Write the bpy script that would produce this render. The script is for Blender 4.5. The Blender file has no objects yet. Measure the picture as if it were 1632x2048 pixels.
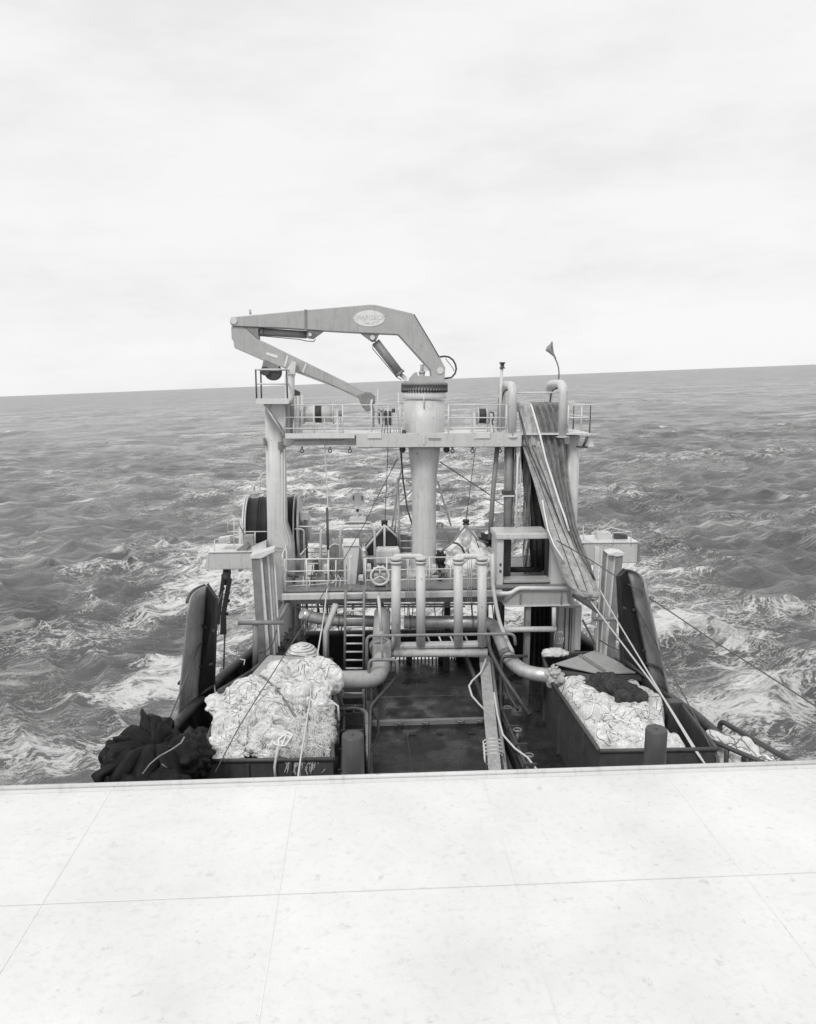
import bpy, bmesh, math, random
import numpy as np
from mathutils import Vector, Matrix, noise
random.seed(7)
S = bpy.context.scene
V = Vector

# ------------------------------------------------------------------ camera
F_PX = 1520.0                      # 35 mm lens on a 1632 x 2048 picture
PITCH, YAW, HEEL = math.radians(9.69), math.radians(3.57), math.radians(2.23)
CAM = V((0, 0, 14.0))              # ship frame: x to the right, y astern, z up, sea at 0
fw = V((math.sin(YAW)*math.cos(PITCH), math.cos(YAW)*math.cos(PITCH), -math.sin(PITCH)))
rt = V((math.cos(YAW), -math.sin(YAW), 0))
up = rt.cross(fw)
HM = Matrix.Rotation(HEEL, 4, 'Y')  # the ship heels a little to the right
cd = bpy.data.cameras.new('camera'); cam = bpy.data.objects.new('camera', cd); S.collection.objects.link(cam)
cd.sensor_fit = 'VERTICAL'; cd.sensor_height = 36.0; cd.lens = 36.0*F_PX/2048.0
cd.clip_start = 0.1; cd.clip_end = 200000
M = Matrix((rt, up, -fw)).transposed().to_4x4(); M.translation = CAM
cam.matrix_world = HM @ M
S.camera = cam
S.view_settings.view_transform = 'Standard'; S.view_settings.look = 'None'
S.view_settings.gamma = 1; S.view_settings.exposure = 0.0

# ------------------------------------------------------------------ sky and sun
SUN_EL, SUN_AZ = 50, 205           # high behind the photographer's shoulder, behind thin cloud
W = bpy.data.worlds.new('World'); S.world = W; W.use_nodes = True
nt = W.node_tree; nt.nodes.clear(); L = nt.links
def nn(t, **k):
    n = nt.nodes.new(t)
    for a, b in k.items(): setattr(n, a, b)
    return n
sky = nn('ShaderNodeTexSky', sky_type='NISHITA', sun_disc=False, sun_elevation=math.radians(SUN_EL), sun_rotation=math.radians(SUN_AZ))
bw = nn('ShaderNodeRGBToBW'); L.new(sky.outputs[0], bw.inputs[0])
tc = nn('ShaderNodeTexCoord')
mp = nn('ShaderNodeMapping'); mp.inputs['Scale'].default_value = (1, 1, 3.2); L.new(tc.outputs['Generated'], mp.inputs[0])
n1 = nn('ShaderNodeTexNoise'); n1.inputs['Scale'].default_value = 3.4; n1.inputs['Detail'].default_value = 10; n1.inputs['Roughness'].default_value = .58
L.new(mp.outputs[0], n1.inputs[0])
cr = nn('ShaderNodeValToRGB')
e = cr.color_ramp.elements; e[0].position = .36; e[0].color = (8.7,)*3+(1,); e[1].position = .60; e[1].color = (9.7,)*3+(1,)
x = cr.color_ramp.elements.new(.47); x.color = (9.25,)*3+(1,)
L.new(n1.outputs[0], cr.inputs[0])
mx = nn('ShaderNodeMix', data_type='RGBA'); mx.inputs[0].default_value = .93
L.new(bw.outputs[0], mx.inputs[6]); L.new(cr.outputs[0], mx.inputs[7])
bg = nn('ShaderNodeBackground'); bg.inputs[1].default_value = 0.1
L.new(mx.outputs[2], bg.inputs[0])
wo = nn('ShaderNodeOutputWorld'); L.new(bg.outputs[0], wo.inputs[0])
sd = bpy.data.lights.new('sun', 'SUN'); sd.energy = 1.5; sd.angle = math.radians(14); sd.color = (1, .99, .97)
sun = bpy.data.objects.new('sun', sd); S.collection.objects.link(sun)
az, el = math.radians(SUN_AZ), math.radians(SUN_EL)
sv = V((math.sin(az)*math.cos(el), math.cos(az)*math.cos(el), math.sin(el)))
sun.rotation_euler = sv.to_track_quat('Z', 'Y').to_euler(); sun.location = (0, 0, 60)

# ------------------------------------------------------------------ pixel -> place
def ray(px, py):
    return fw + rt*((px-816)/F_PX) + up*(-(py-1024)/F_PX)
def P(px, py, Y):                  # point at distance Y astern
    d = ray(px, py); return CAM + d*(Y/d.y)
def Q(px, py, z):                  # point at height z
    d = ray(px, py); return CAM + d*((z-CAM.z)/d.z)
def U(Y): return Y/F_PX            # metres per pixel
CX = 1.92                          # centre line of the ship

# ------------------------------------------------------------------ materials (the photograph is black and white)
def paint(name, val, var=.12, rough=.5, metal=0, stain=.35, sc=3.0, bump=.15, bsc=30, dark=.25, spots=0.0):
    m = bpy.data.materials.new(name); m.use_nodes = True; t = m.node_tree; N = t.nodes; K = t.links
    b = N['Principled BSDF']; b.inputs['Roughness'].default_value = rough; b.inputs['Metallic'].default_value = metal
    c = N.new('ShaderNodeTexCoord')
    a = N.new('ShaderNodeTexNoise'); a.inputs['Scale'].default_value = sc; a.inputs['Detail'].default_value = 8; a.inputs['Roughness'].default_value = .6
    K.new(c.outputs['Object'], a.inputs[0])
    r = N.new('ShaderNodeMapRange'); r.inputs[1].default_value = .3; r.inputs[2].default_value = .7
    r.inputs[3].default_value = val*(1-var); r.inputs[4].default_value = val*(1+var); K.new(a.outputs[0], r.inputs[0])
    # running stains, long in z
    mp = N.new('ShaderNodeMapping'); mp.inputs['Scale'].default_value = (7, 7, .55); K.new(c.outputs['Object'], mp.inputs[0])
    s = N.new('ShaderNodeTexNoise'); s.inputs['Scale'].default_value = 1.6; s.inputs['Detail'].default_value = 6; s.inputs['Roughness'].default_value = .65
    K.new(mp.outputs[0], s.inputs[0])
    q = N.new('ShaderNodeMapRange'); q.inputs[1].default_value = .52; q.inputs[2].default_value = .78; q.inputs[3].default_value = 1; q.inputs[4].default_value = 1-stain
    K.new(s.outputs[0], q.inputs[0])
    mu = N.new('ShaderNodeMath'); mu.operation = 'MULTIPLY'; K.new(r.outputs[0], mu.inputs[0]); K.new(q.outputs[0], mu.inputs[1])
    out = mu.outputs[0]
    if spots:
        p = N.new('ShaderNodeTexNoise'); p.inputs['Scale'].default_value = 5.5; p.inputs['Detail'].default_value = 12; p.inputs['Roughness'].default_value = .75
        K.new(c.outputs['Object'], p.inputs[0])
        pr = N.new('ShaderNodeMapRange'); pr.inputs[1].default_value = .62-spots*.1; pr.inputs[2].default_value = .66; pr.inputs[3].default_value = 1; pr.inputs[4].default_value = dark
        K.new(p.outputs[0], pr.inputs[0])
        m2 = N.new('ShaderNodeMath'); m2.operation = 'MULTIPLY'; K.new(out, m2.inputs[0]); K.new(pr.outputs[0], m2.inputs[1]); out = m2.outputs[0]
    K.new(out, b.inputs['Base Color'])
    if bump:
        bn = N.new('ShaderNodeTexNoise'); bn.inputs['Scale'].default_value = bsc; bn.inputs['Detail'].default_value = 4; K.new(c.outputs['Object'], bn.inputs[0])
        bu = N.new('ShaderNodeBump'); bu.inputs['Strength'].default_value = bump; bu.inputs['Distance'].default_value = .02
        K.new(bn.outputs[0], bu.inputs['Height']); K.new(bu.outputs[0], b.inputs['Normal'])
    return m
def netting(name, lo, hi, cell=18.0, bump=.6, lump=3.0):
    m = bpy.data.materials.new(name); m.use_nodes = True; t = m.node_tree; N = t.nodes; K = t.links
    b = N['Principled BSDF']; b.inputs['Roughness'].default_value = .9
    c = N.new('ShaderNodeTexCoord')
    w = N.new('ShaderNodeTexNoise'); w.inputs['Scale'].default_value = 2.5; w.inputs['Detail'].default_value = 3; K.new(c.outputs['Object'], w.inputs[0])
    av = N.new('ShaderNodeVectorMath'); av.operation = 'MULTIPLY_ADD'; av.inputs[1].default_value = (.5,)*3
    K.new(w.outputs['Color'], av.inputs[0]); K.new(c.outputs['Object'], av.inputs[2])
    vo = N.new('ShaderNodeTexVoronoi'); vo.feature = 'DISTANCE_TO_EDGE'; vo.inputs['Scale'].default_value = cell; K.new(av.outputs[0], vo.inputs[0])
    r = N.new('ShaderNodeMapRange'); r.inputs[1].default_value = 0; r.inputs[2].default_value = .16; r.inputs[3].default_value = hi; r.inputs[4].default_value = lo
    K.new(vo.outputs['Distance'], r.inputs[0])
    a = N.new('ShaderNodeTexNoise'); a.inputs['Scale'].default_value = lump; a.inputs['Detail'].default_value = 8; a.inputs['Roughness'].default_value = .65; K.new(c.outputs['Object'], a.inputs[0])
    q = N.new('ShaderNodeMapRange'); q.inputs[1].default_value = .32; q.inputs[2].default_value = .6; q.inputs[3].default_value = .66; q.inputs[4].default_value = 1.04; K.new(a.outputs[0], q.inputs[0])
    mu = N.new('ShaderNodeMath'); mu.operation = 'MULTIPLY'; K.new(r.outputs[0], mu.inputs[0]); K.new(q.outputs[0], mu.inputs[1]); K.new(mu.outputs[0], b.inputs['Base Color'])
    h = N.new('ShaderNodeMath'); h.operation = 'MULTIPLY_ADD'; h.inputs[1].default_value = 2.2; K.new(a.outputs[0], h.inputs[0]); K.new(r.outputs[0], h.inputs[2])
    bu = N.new('ShaderNodeBump'); bu.inputs['Strength'].default_value = bump; bu.inputs['Distance'].default_value = .06
    K.new(h.outputs[0], bu.inputs['Height']); K.new(bu.outputs[0], b.inputs['Normal'])
    return m
PALE = paint('pale_grey_paint', .61, .08, .42, stain=.30, spots=.35, dark=.55, sc=2)
WHITE = paint('white_paint', .70, .04, .4, stain=.18, spots=.1, dark=.6)
CRANE = paint('crane_paint', .45, .08, .5, stain=.28, spots=.25, dark=.7)
MID = paint('mid_grey_steel', .25, .18, .5, stain=.4, spots=.5, dark=.5)
DARK = paint('dark_steel', .07, .25, .5, stain=.4, spots=.5, dark=.5)
BLACK = paint('black_steel', .022, .3, .55, stain=.3)
DECK = paint('wet_dark_deck', .026, .6, .42, stain=.3, sc=1.6, spots=1.1, dark=.35)
POSTM = paint('dark_post_paint', .065, .15, .5, stain=.3, spots=.3, dark=.6)
GALV = paint('bare_metal_pipe', .62, .12, .36, metal=.45, stain=.3, sc=5)
PIPE = paint('painted_pipe', .42, .08, .4, stain=.25, spots=.2, dark=.6)
PDECK = paint('pale_painted_deck', .73, .10, .6, stain=.14, sc=.5, spots=.3, dark=.8)
WOOD = paint('weathered_wood', .36, .2, .8, stain=.5, sc=6)
ROPE = paint('pale_rope', .62, .15, .9, stain=.1, sc=40, bump=.5, bsc=90)
WIRE = paint('wire_rope', .10, .2, .5, stain=.1, sc=40)
DROPE = paint('dark_rope', .05, .4, .85, stain=.2, sc=20, bump=.5, bsc=60)
TARP = paint('black_tarpaulin', .014, .4, .55, stain=.2, bump=.9, bsc=7)
FLOAT = paint('white_plastic', .8, .05, .5, stain=.25, spots=.2, dark=.6)
NETW = netting('white_netting', .74, .90, 15, bump=.45, lump=3.5)
NETC = netting('coarse_white_netting', .42, .86, 17, bump=.7, lump=4)
BAG = paint('white_bag_cloth', .82, .06, .8, stain=.15, bump=.4, bsc=9)
NETG = netting('grey_netting', .38, .62, 34, bump=.35)
NETL = netting('pale_netting', .46, .68, 34, bump=.3)
NETM = netting('mid_grey_netting', .19, .34, 34, bump=.35)
NETD = netting('dark_netting', .045, .10, 26, bump=.5)
TARP.node_tree.nodes['Principled BSDF'].inputs['Specular IOR Level'].default_value = .15
NETD.node_tree.nodes['Principled BSDF'].inputs['Specular IOR Level'].default_value = .15
def wet(m):                        # puddles: glossy patches over the dull plate
    N = m.node_tree.nodes; K = m.node_tree.links; c = N.new('ShaderNodeTexCoord'); n = N.new('ShaderNodeTexNoise'); n.inputs['Scale'].default_value = .9; n.inputs['Detail'].default_value = 7; n.inputs['Roughness'].default_value = .62
    K.new(c.outputs['Object'], n.inputs[0]); r = N.new('ShaderNodeMapRange'); r.inputs[1].default_value = .45; r.inputs[2].default_value = .58; r.inputs[3].default_value = .62; r.inputs[4].default_value = .22
    K.new(n.outputs[0], r.inputs[0]); K.new(r.outputs[0], N['Principled BSDF'].inputs['Roughness'])
wet(DECK)
CLOTH = paint('flag_cloth', .33, .1, .9)

# ------------------------------------------------------------------ mesh builder
class MB:
    def __init__(s): s.v = []; s.f = []; s.sm = []
    def add(s, vs, fs, smooth=False):
        o = len(s.v); s.v += [V(a) for a in vs]
        for f in fs: s.f.append(tuple(i+o for i in f)); s.sm.append(smooth)
        return s
    def box(s, x0, x1, y0, y1, z0, z1):
        return s.add([(x0,y0,z0),(x1,y0,z0),(x1,y1,z0),(x0,y1,z0),(x0,y0,z1),(x1,y0,z1),(x1,y1,z1),(x0,y1,z1)],
                     [(0,3,2,1),(4,5,6,7),(0,1,5,4),(1,2,6,5),(2,3,7,6),(3,0,4,7)])
    def prism(s, poly, d):
        n = len(poly); d = V(d); a = [V(p) for p in poly]
        return s.add(a+[p+d for p in a], [tuple(range(n))[::-1], tuple(range(n, 2*n))]+[(i,(i+1)%n,(i+1)%n+n,i+n) for i in range(n)])
    def pxp(s, pts, Y, d):             # outline seen in the picture at distance Y, thickness d astern
        return s.prism([P(a, b, Y) for a, b in pts], (0, d, 0))
    def pxb(s, a, b, c, e, Y, d):      # box seen in the picture: px a..b, py c..e
        p, q = P((a+b)/2, (c+e)/2, Y), None
        x0, x1 = P(a, (c+e)/2, Y).x, P(b, (c+e)/2, Y).x
        z1, z0 = P((a+b)/2, c, Y).z, P((a+b)/2, e, Y).z
        return s.box(x0, x1, Y, Y+d, z0, z1)
    def tube(s, path, r, n=10, cap=True, flat=None, tw=0):
        path = [V(p) for p in path]; k = len(path)
        rs = r if isinstance(r, (list, tuple)) else [r]*k
        T = []
        for i in range(k):
            a = path[max(i-1, 0)]; b = path[min(i+1, k-1)]; T.append((b-a).normalized())
        ref = V((0, 0, 1)) if abs(T[0].z) < .9 else V((0, 1, 0))
        if flat is not None: ref = V(flat)
        vs = []; X = None
        for i in range(k):
            if X is None or flat is not None: X = (ref - T[i]*ref.dot(T[i])).normalized()
            else:
                X = (X - T[i]*X.dot(T[i])).normalized()
            Yv = T[i].cross(X)
            rr = rs[i]; ra, rb = rr if isinstance(rr, tuple) else (rr, rr)
            for j in range(n):
                t = 2*math.pi*j/n + tw*i
                vs.append(path[i] + X*(ra*math.cos(t)) + Yv*(rb*math.sin(t)))
        fs = [(i*n+j, i*n+(j+1) % n, (i+1)*n+(j+1) % n, (i+1)*n+j) for i in range(k-1) for j in range(n)]
        s.add(vs, fs, True)
        if cap:
            o = len(s.v)-len(vs)
            s.f.append(tuple(o+j for j in range(n))[::-1]); s.sm.append(False)
            s.f.append(tuple(o+(k-1)*n+j for j in range(n))); s.sm.append(False)
        return s
    def cyl(s, a, b, r, n=16, cap=True): return s.tube([a, b], r, n, cap)
    def bend(s, pts, r, n=12, rad=.2, cap=True):   # tube with rounded corners
        pts = [V(p) for p in pts]; out = [pts[0]]
        for i in range(1, len(pts)-1):
            a, b, c = pts[i-1], pts[i], pts[i+1]
            ra = min(rad, (a-b).length*.49, (c-b).length*.49)
            p0 = b+(a-b).normalized()*ra; p1 = b+(c-b).normalized()*ra
            for t in [0, .17, .33, .5, .67, .83, 1]: out.append(p0*(1-t)**2 + b*2*t*(1-t) + p1*t*t)
        out.append(pts[-1]); return s.tube(out, r, n, cap)
    def pxt(s, pts, w, n=8, rad=None, cap=True):   # tube through picture points (px,py,Y), w = width in px
        pp = [P(*p) for p in pts]; r = w*.5*U(sum(p[2] for p in pts)/len(pts))
        return s.bend(pp, r, n, rad, cap) if rad else s.tube(pp, r, n, cap)
    def lathe(s, c, prof, n=32, axis='z'):
        c = V(c); vs = []
        for r, h in prof:
            for j in range(n):
                t = 2*math.pi*j/n; a, b = r*math.cos(t), r*math.sin(t)
                vs.append(c + (V((a, b, h)) if axis == 'z' else V((h, a, b)) if axis == 'x' else V((a, h, b))))
        k = len(prof)
        s.add(vs, [(i*n+j, i*n+(j+1) % n, (i+1)*n+(j+1) % n, (i+1)*n+j) for i in range(k-1) for j in range(n)], True)
        o = len(s.v)-len(vs)
        s.f.append(tuple(o+j for j in range(n))[::-1]); s.sm.append(False)
        s.f.append(tuple(o+(k-1)*n+j for j in range(n))); s.sm.append(False)
        return s
    def torus(s, c, R, r, axis='y', n=24, m=8):
        c = V(c); pts = []
        for i in range(n):
            t = 2*math.pi*i/n; a, b = math.cos(t), math.sin(t)
            d = V((a, b, 0)) if axis == 'z' else V((0, a, b)) if axis == 'x' else V((a, 0, b))
            ax = V((0, 0, 1)) if axis == 'z' else V((1, 0, 0)) if axis == 'x' else V((0, 1, 0))
            for j in range(m):
                u = 2*math.pi*j/m; pts.append(c + d*(R+r*math.cos(u)) + ax*(r*math.sin(u)))
        return s.add(pts, [(i*m+j, i*m+(j+1) % m, ((i+1) % n)*m+(j+1) % m, ((i+1) % n)*m+j) for i in range(n) for j in range(m)], True)
    def blob(s, c, rad, sub=4, amp=.15, fr=2.0, seed=0, amp2=.04):
        bm = bmesh.new(); bmesh.ops.create_icosphere(bm, subdivisions=sub, radius=1)
        c = V(c); vs = []
        for v in bm.verts:
            p = v.co.copy(); q = V((p.x*rad[0], p.y*rad[1], p.z*rad[2]))
            d = noise.noise(q*fr+V((seed*7.1, seed*3.3, 1.7)))*amp + (abs(noise.noise(q*fr*3.1+V((seed, 5, seed))))-.3)*amp2*2
            vs.append(c + q + p*d)
        fs = [tuple(v.index for v in f.verts) for f in bm.faces]; bm.free()
        return s.add(vs, fs, True)

ORG = {}
def link(o): S.collection.objects.link(o); return o
def thing(name, label, cat, loc, group=None):
    o = link(bpy.data.objects.new(name, None)); o.empty_display_size = .3; o.location = loc; ORG[o.name] = V(loc)
    o['label'] = label; o['category'] = cat
    if group: o['group'] = group
    return o
def mesh(mb, name, mat, parent=None, bevel=0):
    me = bpy.data.meshes.new(name)
    if parent is not None: org = ORG[parent.name]
    else:
        xs = [v.x for v in mb.v]; ys = [v.y for v in mb.v]; zs = [v.z for v in mb.v]
        org = V(((min(xs)+max(xs))/2, (min(ys)+max(ys))/2, min(zs)))
    me.from_pydata([tuple(v-org) for v in mb.v], [], mb.f)
    me.polygons.foreach_set('use_smooth', mb.sm); me.materials.append(mat); me.update()
    bm = bmesh.new(); bm.from_mesh(me); bmesh.ops.recalc_face_normals(bm, faces=bm.faces); bm.to_mesh(me); bm.free()
    o = link(bpy.data.objects.new(name, me)); ORG[o.name] = org
    if parent is not None: o.parent = parent
    else: o.location = org
    if bevel:
        b = o.modifiers.new('bevel', 'BEVEL'); b.width = bevel; b.segments = 2; b.limit_method = 'ANGLE'; b.angle_limit = .6
    if parent is not None and parent.parent is not None or (parent is not None and parent.type == 'MESH'):
        pass
    return o
def sub(mb, name, mat, part, bevel=0):  # sub-part: its part keeps no offset, so share the origin
    root = part
    o = mesh(mb, name, mat, None, bevel); org = ORG[o.name]
    o.parent = part; o.location = (org - ORG[part.name]); return o
def one(mb, name, mat, label, cat, group=None, bevel=0):
    o = mesh(mb, name, mat, None, bevel); o['label'] = label; o['category'] = cat
    if group: o['group'] = group
    return o
def struct(mb, name, mat, kind='structure', bevel=0):
    o = mesh(mb, name, mat, None, bevel); o['kind'] = kind; return o
def railing(mb, pts, h, rails=(1, .62, .3), r=.022, step=1.1, zt=None):
    """stanchions and rails along a floor line"""
    pts = [V(p) for p in pts]
    for k in rails: mb.tube([p+V((0, 0, h*k)) for p in pts], r, 7)
    for a, b in zip(pts, pts[1:]):
        n = max(1, round((b-a).length/step))
        for i in range(n+1):
            q = a.lerp(b, i/n); mb.cyl(q, q+V((0, 0, h)), r*1.15, 7)

# ------------------------------------------------------------------ sea
def build_sea():
    c0 = cam.matrix_world.translation; h = c0.z
    dep = np.concatenate([np.arange(.012, 1.0, .012), np.arange(1.0, 6, .022), np.arange(6, 30, .045), np.arange(30, 62, .12)])
    dist = h/np.tan(np.radians(dep))
    ang = np.concatenate([np.arange(-180, -42, 4.), np.arange(-42, 42, .085), np.arange(42, 180.1, 4.)]) 
    ang = np.radians(ang + math.degrees(YAW))
    D, A = np.meshgrid(dist, ang, indexing='ij')
    X = c0.x + D*np.sin(A); Y = c0.y + D*np.cos(A); Z = np.zeros_like(X); DX = np.zeros_like(X); DY = np.zeros_like(X)
    dr = D*D/h*math.radians(.06)
    rng = np.random.RandomState(11)
    foam = np.zeros_like(X)
    K0 = 120
    # slow patches so that the sea is not equally rough everywhere
    gust = 1 + .25*np.sin(X*.021+1+np.sin(Y*.013)) * np.sin(Y*.017-X*.006+2)
    for i in range(K0):
        lam = 1.3*(52/1.3)**((i+rng.rand())/K0)
        k = 2*math.pi/lam
        th = math.radians(18) + rng.randn()*math.radians(24 if lam > 12 else 38)
        a = .0105*lam**.72*(.5+1.0*rng.rand())*(1.75 if 1.4 < lam < 8 else .72)
        if lam < 4: a *= .95
        ph = rng.rand()*6.283
        kx, ky = k*math.sin(th), k*math.cos(th)
        wgt = np.exp(-(1.6*dr/lam)**2)*(gust if lam < 15 else 1)
        t = kx*X + ky*Y + ph
        s, c = np.sin(t), np.cos(t)
        Z += a*wgt*c
        q = .95
        DX -= q*a*wgt*s*math.sin(th); DY -= q*a*wgt*s*math.cos(th)
    hs = Z.std()
    X2, Y2 = X+DX, Y+DY
    n, m = X.shape
    co = np.stack([X2, Y2, Z], -1).reshape(-1, 3).astype(np.float32)
    me = bpy.data.meshes.new('sea')
    me.vertices.add(n*m); me.vertices.foreach_set('co', co.ravel())
    ii, jj = np.meshgrid(np.arange(n-1), np.arange(m-1), indexing='ij')
    a = (ii*m+jj).ravel(); q = np.stack([a, a+1, a+m+1, a+m], -1).astype(np.int32)
    me.loops.add(q.size); me.loops.foreach_set('vertex_index', q.ravel())
    me.polygons.add(len(q)); me.polygons.foreach_set('loop_start', np.arange(0, q.size, 4, dtype=np.int32))
    me.polygons.foreach_set('use_smooth', np.ones(len(q), dtype=bool))
    # foam density: crests, the wake behind the stern, the wash along both sides
    crest = np.clip((Z-.1)/.75, 0, 1); print('hs', hs, Z.max())
    ax = np.abs(X-1.9)
    wake = np.exp(-(ax/(7.5+.2*np.clip(Y-25, 0, 400)))**2)*np.exp(-np.clip(Y-25, 0, 999)/170)*(Y > 18)
    side = np.exp(-((ax-12)/(7+.06*np.clip(Y, 0, 300)))**2)*np.exp(-np.clip(Y-34, 0, 999)/38)
    fm = np.stack([crest, wake, side, np.ones_like(crest)], -1).reshape(-1, 4).astype(np.float32)
    at = me.color_attributes.new('foam', 'FLOAT_COLOR', 'POINT'); at.data.foreach_set('color', fm.ravel())
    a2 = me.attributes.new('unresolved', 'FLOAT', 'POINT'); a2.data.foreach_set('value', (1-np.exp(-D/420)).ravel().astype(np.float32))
    me.update(); me.validate()
    o = link(bpy.data.objects.new('sea', me)); o['kind'] = 'structure'
    mt = bpy.data.materials.new('sea_water'); mt.use_nodes = True; t = mt.node_tree; N = t.nodes; K = t.links
    b = N['Principled BSDF']; g = N.new('ShaderNodeNewGeometry')
    def mapping(sc, rot=0):
        q = N.new('ShaderNodeMapping'); q.inputs['Scale'].default_value = sc; q.inputs['Rotation'].default_value = (0, 0, rot); K.new(g.outputs['Position'], q.inputs[0]); return q.outputs[0]
    def nz(vec, s, d, r=.55, dist=0):
        q = N.new('ShaderNodeTexNoise'); q.inputs['Scale'].default_value = s; q.inputs['Detail'].default_value = d; q.inputs['Roughness'].default_value = r; q.inputs['Distortion'].default_value = dist
        K.new(vec, q.inputs[0]); return q.outputs[0]
    def ma(op, a, b_=None, c_=None):
        q = N.new('ShaderNodeMath'); q.operation = op
        for i, z in enumerate((a, b_, c_)):
            if z is None: continue
            if isinstance(z, (int, float)): q.inputs[i].default_value = z
            else: K.new(z, q.inputs[i])
        return q.outputs[0]
    def mr(v, a, b_, c_=0, d=1):
        q = N.new('ShaderNodeMapRange'); q.interpolation_type = 'SMOOTHSTEP'
        for i, z in enumerate((a, b_, c_, d)): q.inputs[i+1].default_value = z
        K.new(v, q.inputs[0]); return q.outputs[0]
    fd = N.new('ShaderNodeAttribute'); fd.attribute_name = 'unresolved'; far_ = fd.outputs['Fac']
    fa = N.new('ShaderNodeAttribute'); fa.attribute_name = 'foam'
    sp = N.new('ShaderNodeSeparateColor'); K.new(fa.outputs['Color'], sp.inputs[0]); crest, wake, side = sp.outputs[0], sp.outputs[1], sp.outputs[2]
    flat = mapping((1, .8, 0), .35)
    d1 = ma('ABSOLUTE', ma('SUBTRACT', nz(mapping((.42, 1.0, 0), .22), .85, 9, .70, .45), .5))
    d2 = ma('ABSOLUTE', ma('SUBTRACT', nz(mapping((.5, 1.0, 0), -.25), 2.3, 7, .66, .5), .5))
    big = nz(mapping((1, .6, 0), .2), .10, 4, .55)
    mid = nz(mapping((.5, .8, 0), .3), .30, 6, .62)
    gustn = mr(nz(mapping((.5, 1, 0), .25), .035, 12, .72), .40, .62)
    dens = ma('ADD', ma('MULTIPLY', wake, .36), ma('MULTIPLY', side, .30))
    dens = ma('MULTIPLY', dens, mr(mid, .40, .62, .15, 1.4))
    open_ = ma('MULTIPLY', mr(big, .40, .60), .15)
    dens = ma('ADD', dens, open_)
    dens = ma('ADD', dens, ma('MULTIPLY', mr(crest, .3, 1.0), .12))
    # veins of foam: thin where there is little of it, merging where there is much
    wd = ma('MULTIPLY_ADD', ma('MULTIPLY', dens, dens), .31, .0015)
    v1 = mr(ma('DIVIDE', d1, wd), .25, 1.15, 1, 0); v2 = mr(ma('DIVIDE', d2, wd), .25, 1.3, 1, 0)
    f1 = ma('MULTIPLY', ma('MAXIMUM', v1, ma('MULTIPLY', v2, .7)), mr(dens, .03, .16))
    solid = mr(ma('ADD', dens, ma('MULTIPLY', nz(flat, .45, 9, .72, .3), .9)), .88, 1.12)
    cap = ma('MULTIPLY', mr(crest, .55, .95), mr(nz(mapping((.8, .6, 0), .3), .45, 8, .7), .55, .66))
    streak = ma('MULTIPLY', mr(nz(mapping((.22, 1.5, 0), .12), .55, 10, .7, .4), .50, .68), ma('MULTIPLY_ADD', mr(big, .4, .6), .42, .22))
    solid = ma('MULTIPLY', solid, .8)
    foamf = ma('MINIMUM', ma('MAXIMUM', streak, ma('MAXIMUM', ma('MAXIMUM', f1, ma('MULTIPLY', solid, .28)), ma('MULTIPLY', cap, .8))), 1)
    aer = ma('MULTIPLY', mr(dens, .1, .8), .10)                                    # air bubbles in the water of the wake
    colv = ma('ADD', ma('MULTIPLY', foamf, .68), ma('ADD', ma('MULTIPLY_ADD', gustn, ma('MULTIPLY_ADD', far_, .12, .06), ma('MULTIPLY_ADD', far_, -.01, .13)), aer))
    K.new(colv, b.inputs['Base Color'])
    K.new(ma('ADD', ma('MULTIPLY', foamf, .5), ma('MULTIPLY_ADD', far_, .24, .08)), b.inputs['Roughness'])
    b.inputs['IOR'].default_value = 1.34
    hgt = ma('ADD', ma('MULTIPLY', nz(mapping((.7, 1.1, 1), .3), .9, 10, .70, .2), 1.5), ma('MULTIPLY', nz(mapping((.8, 1, 1), .1), 3.2, 7, .65), .5))
    rdg = ma('SUBTRACT', 1, ma('ABSOLUTE', ma('MULTIPLY_ADD', nz(mapping((.38, 1.05, 1), .28), 1.25, 7, .6, .4), 4, -2)))
    hgt = ma('ADD', hgt, ma('MULTIPLY', rdg, .42))
    hgt = ma('ADD', hgt, ma('MULTIPLY', foamf, .10))
    hgt = ma('ADD', hgt, ma('MULTIPLY', nz(mapping((.6, 1.2, 0), .3), .16, 4, .6), ma('MULTIPLY_ADD', far_, 9, .5)))
    bu = N.new('ShaderNodeBump'); K.new(ma('MULTIPLY_ADD', far_, -.45, .9), bu.inputs['Strength']); bu.inputs['Distance'].default_value = .5
    K.new(hgt, bu.inputs['Height']); K.new(bu.outputs[0], b.inputs['Normal'])
    me.materials.append(mt)
    return o
SEA = build_sea()
# ------------------------------------------------------------------ hull and decks
ZD = 4.4                                   # working deck
ZS = 7.5                                   # pale superstructure deck below the photographer
G = 23.0                                   # gantry
def lerp(a, b, t): return a+(b-a)*t
# half outline of the hull, port and starboard: (y, x)
LEFT = [(-6, -4.6), (6, -4.75), (14, -4.75), (17.4, -4.65), (21, -4.0), (23.2, -3.35), (25.4, -3.2)]
RIGHT = [(-6, 8.5), (6, 8.6), (14, 8.55), (17.6, 8.35), (20, 7.9), (23.2, 7.25), (25.4, 7.1)]
hl = [V((x, y, 0)) for y, x in LEFT]; hr = [V((x, y, 0)) for y, x in RIGHT]
hull = thing('trawler_hull', 'black stern hull and bulwarks of the trawler, around the dark working deck', 'ship', (CX, 20, 0))
m = MB(); ring = hl+hr[::-1]; n = len(ring)
bot = [p+V(((CX-p.x)*.25, 0, -2.5)) for p in ring]; top = [p+V((0, 0, ZD-.12)) for p in ring]
m.add(bot+top, [(i, (i+1) % n, (i+1) % n+n, i+n) for i in range(n)]+[tuple(range(n, 2*n))])
mesh(m, 'hull_plating', BLACK, hull)
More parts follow.
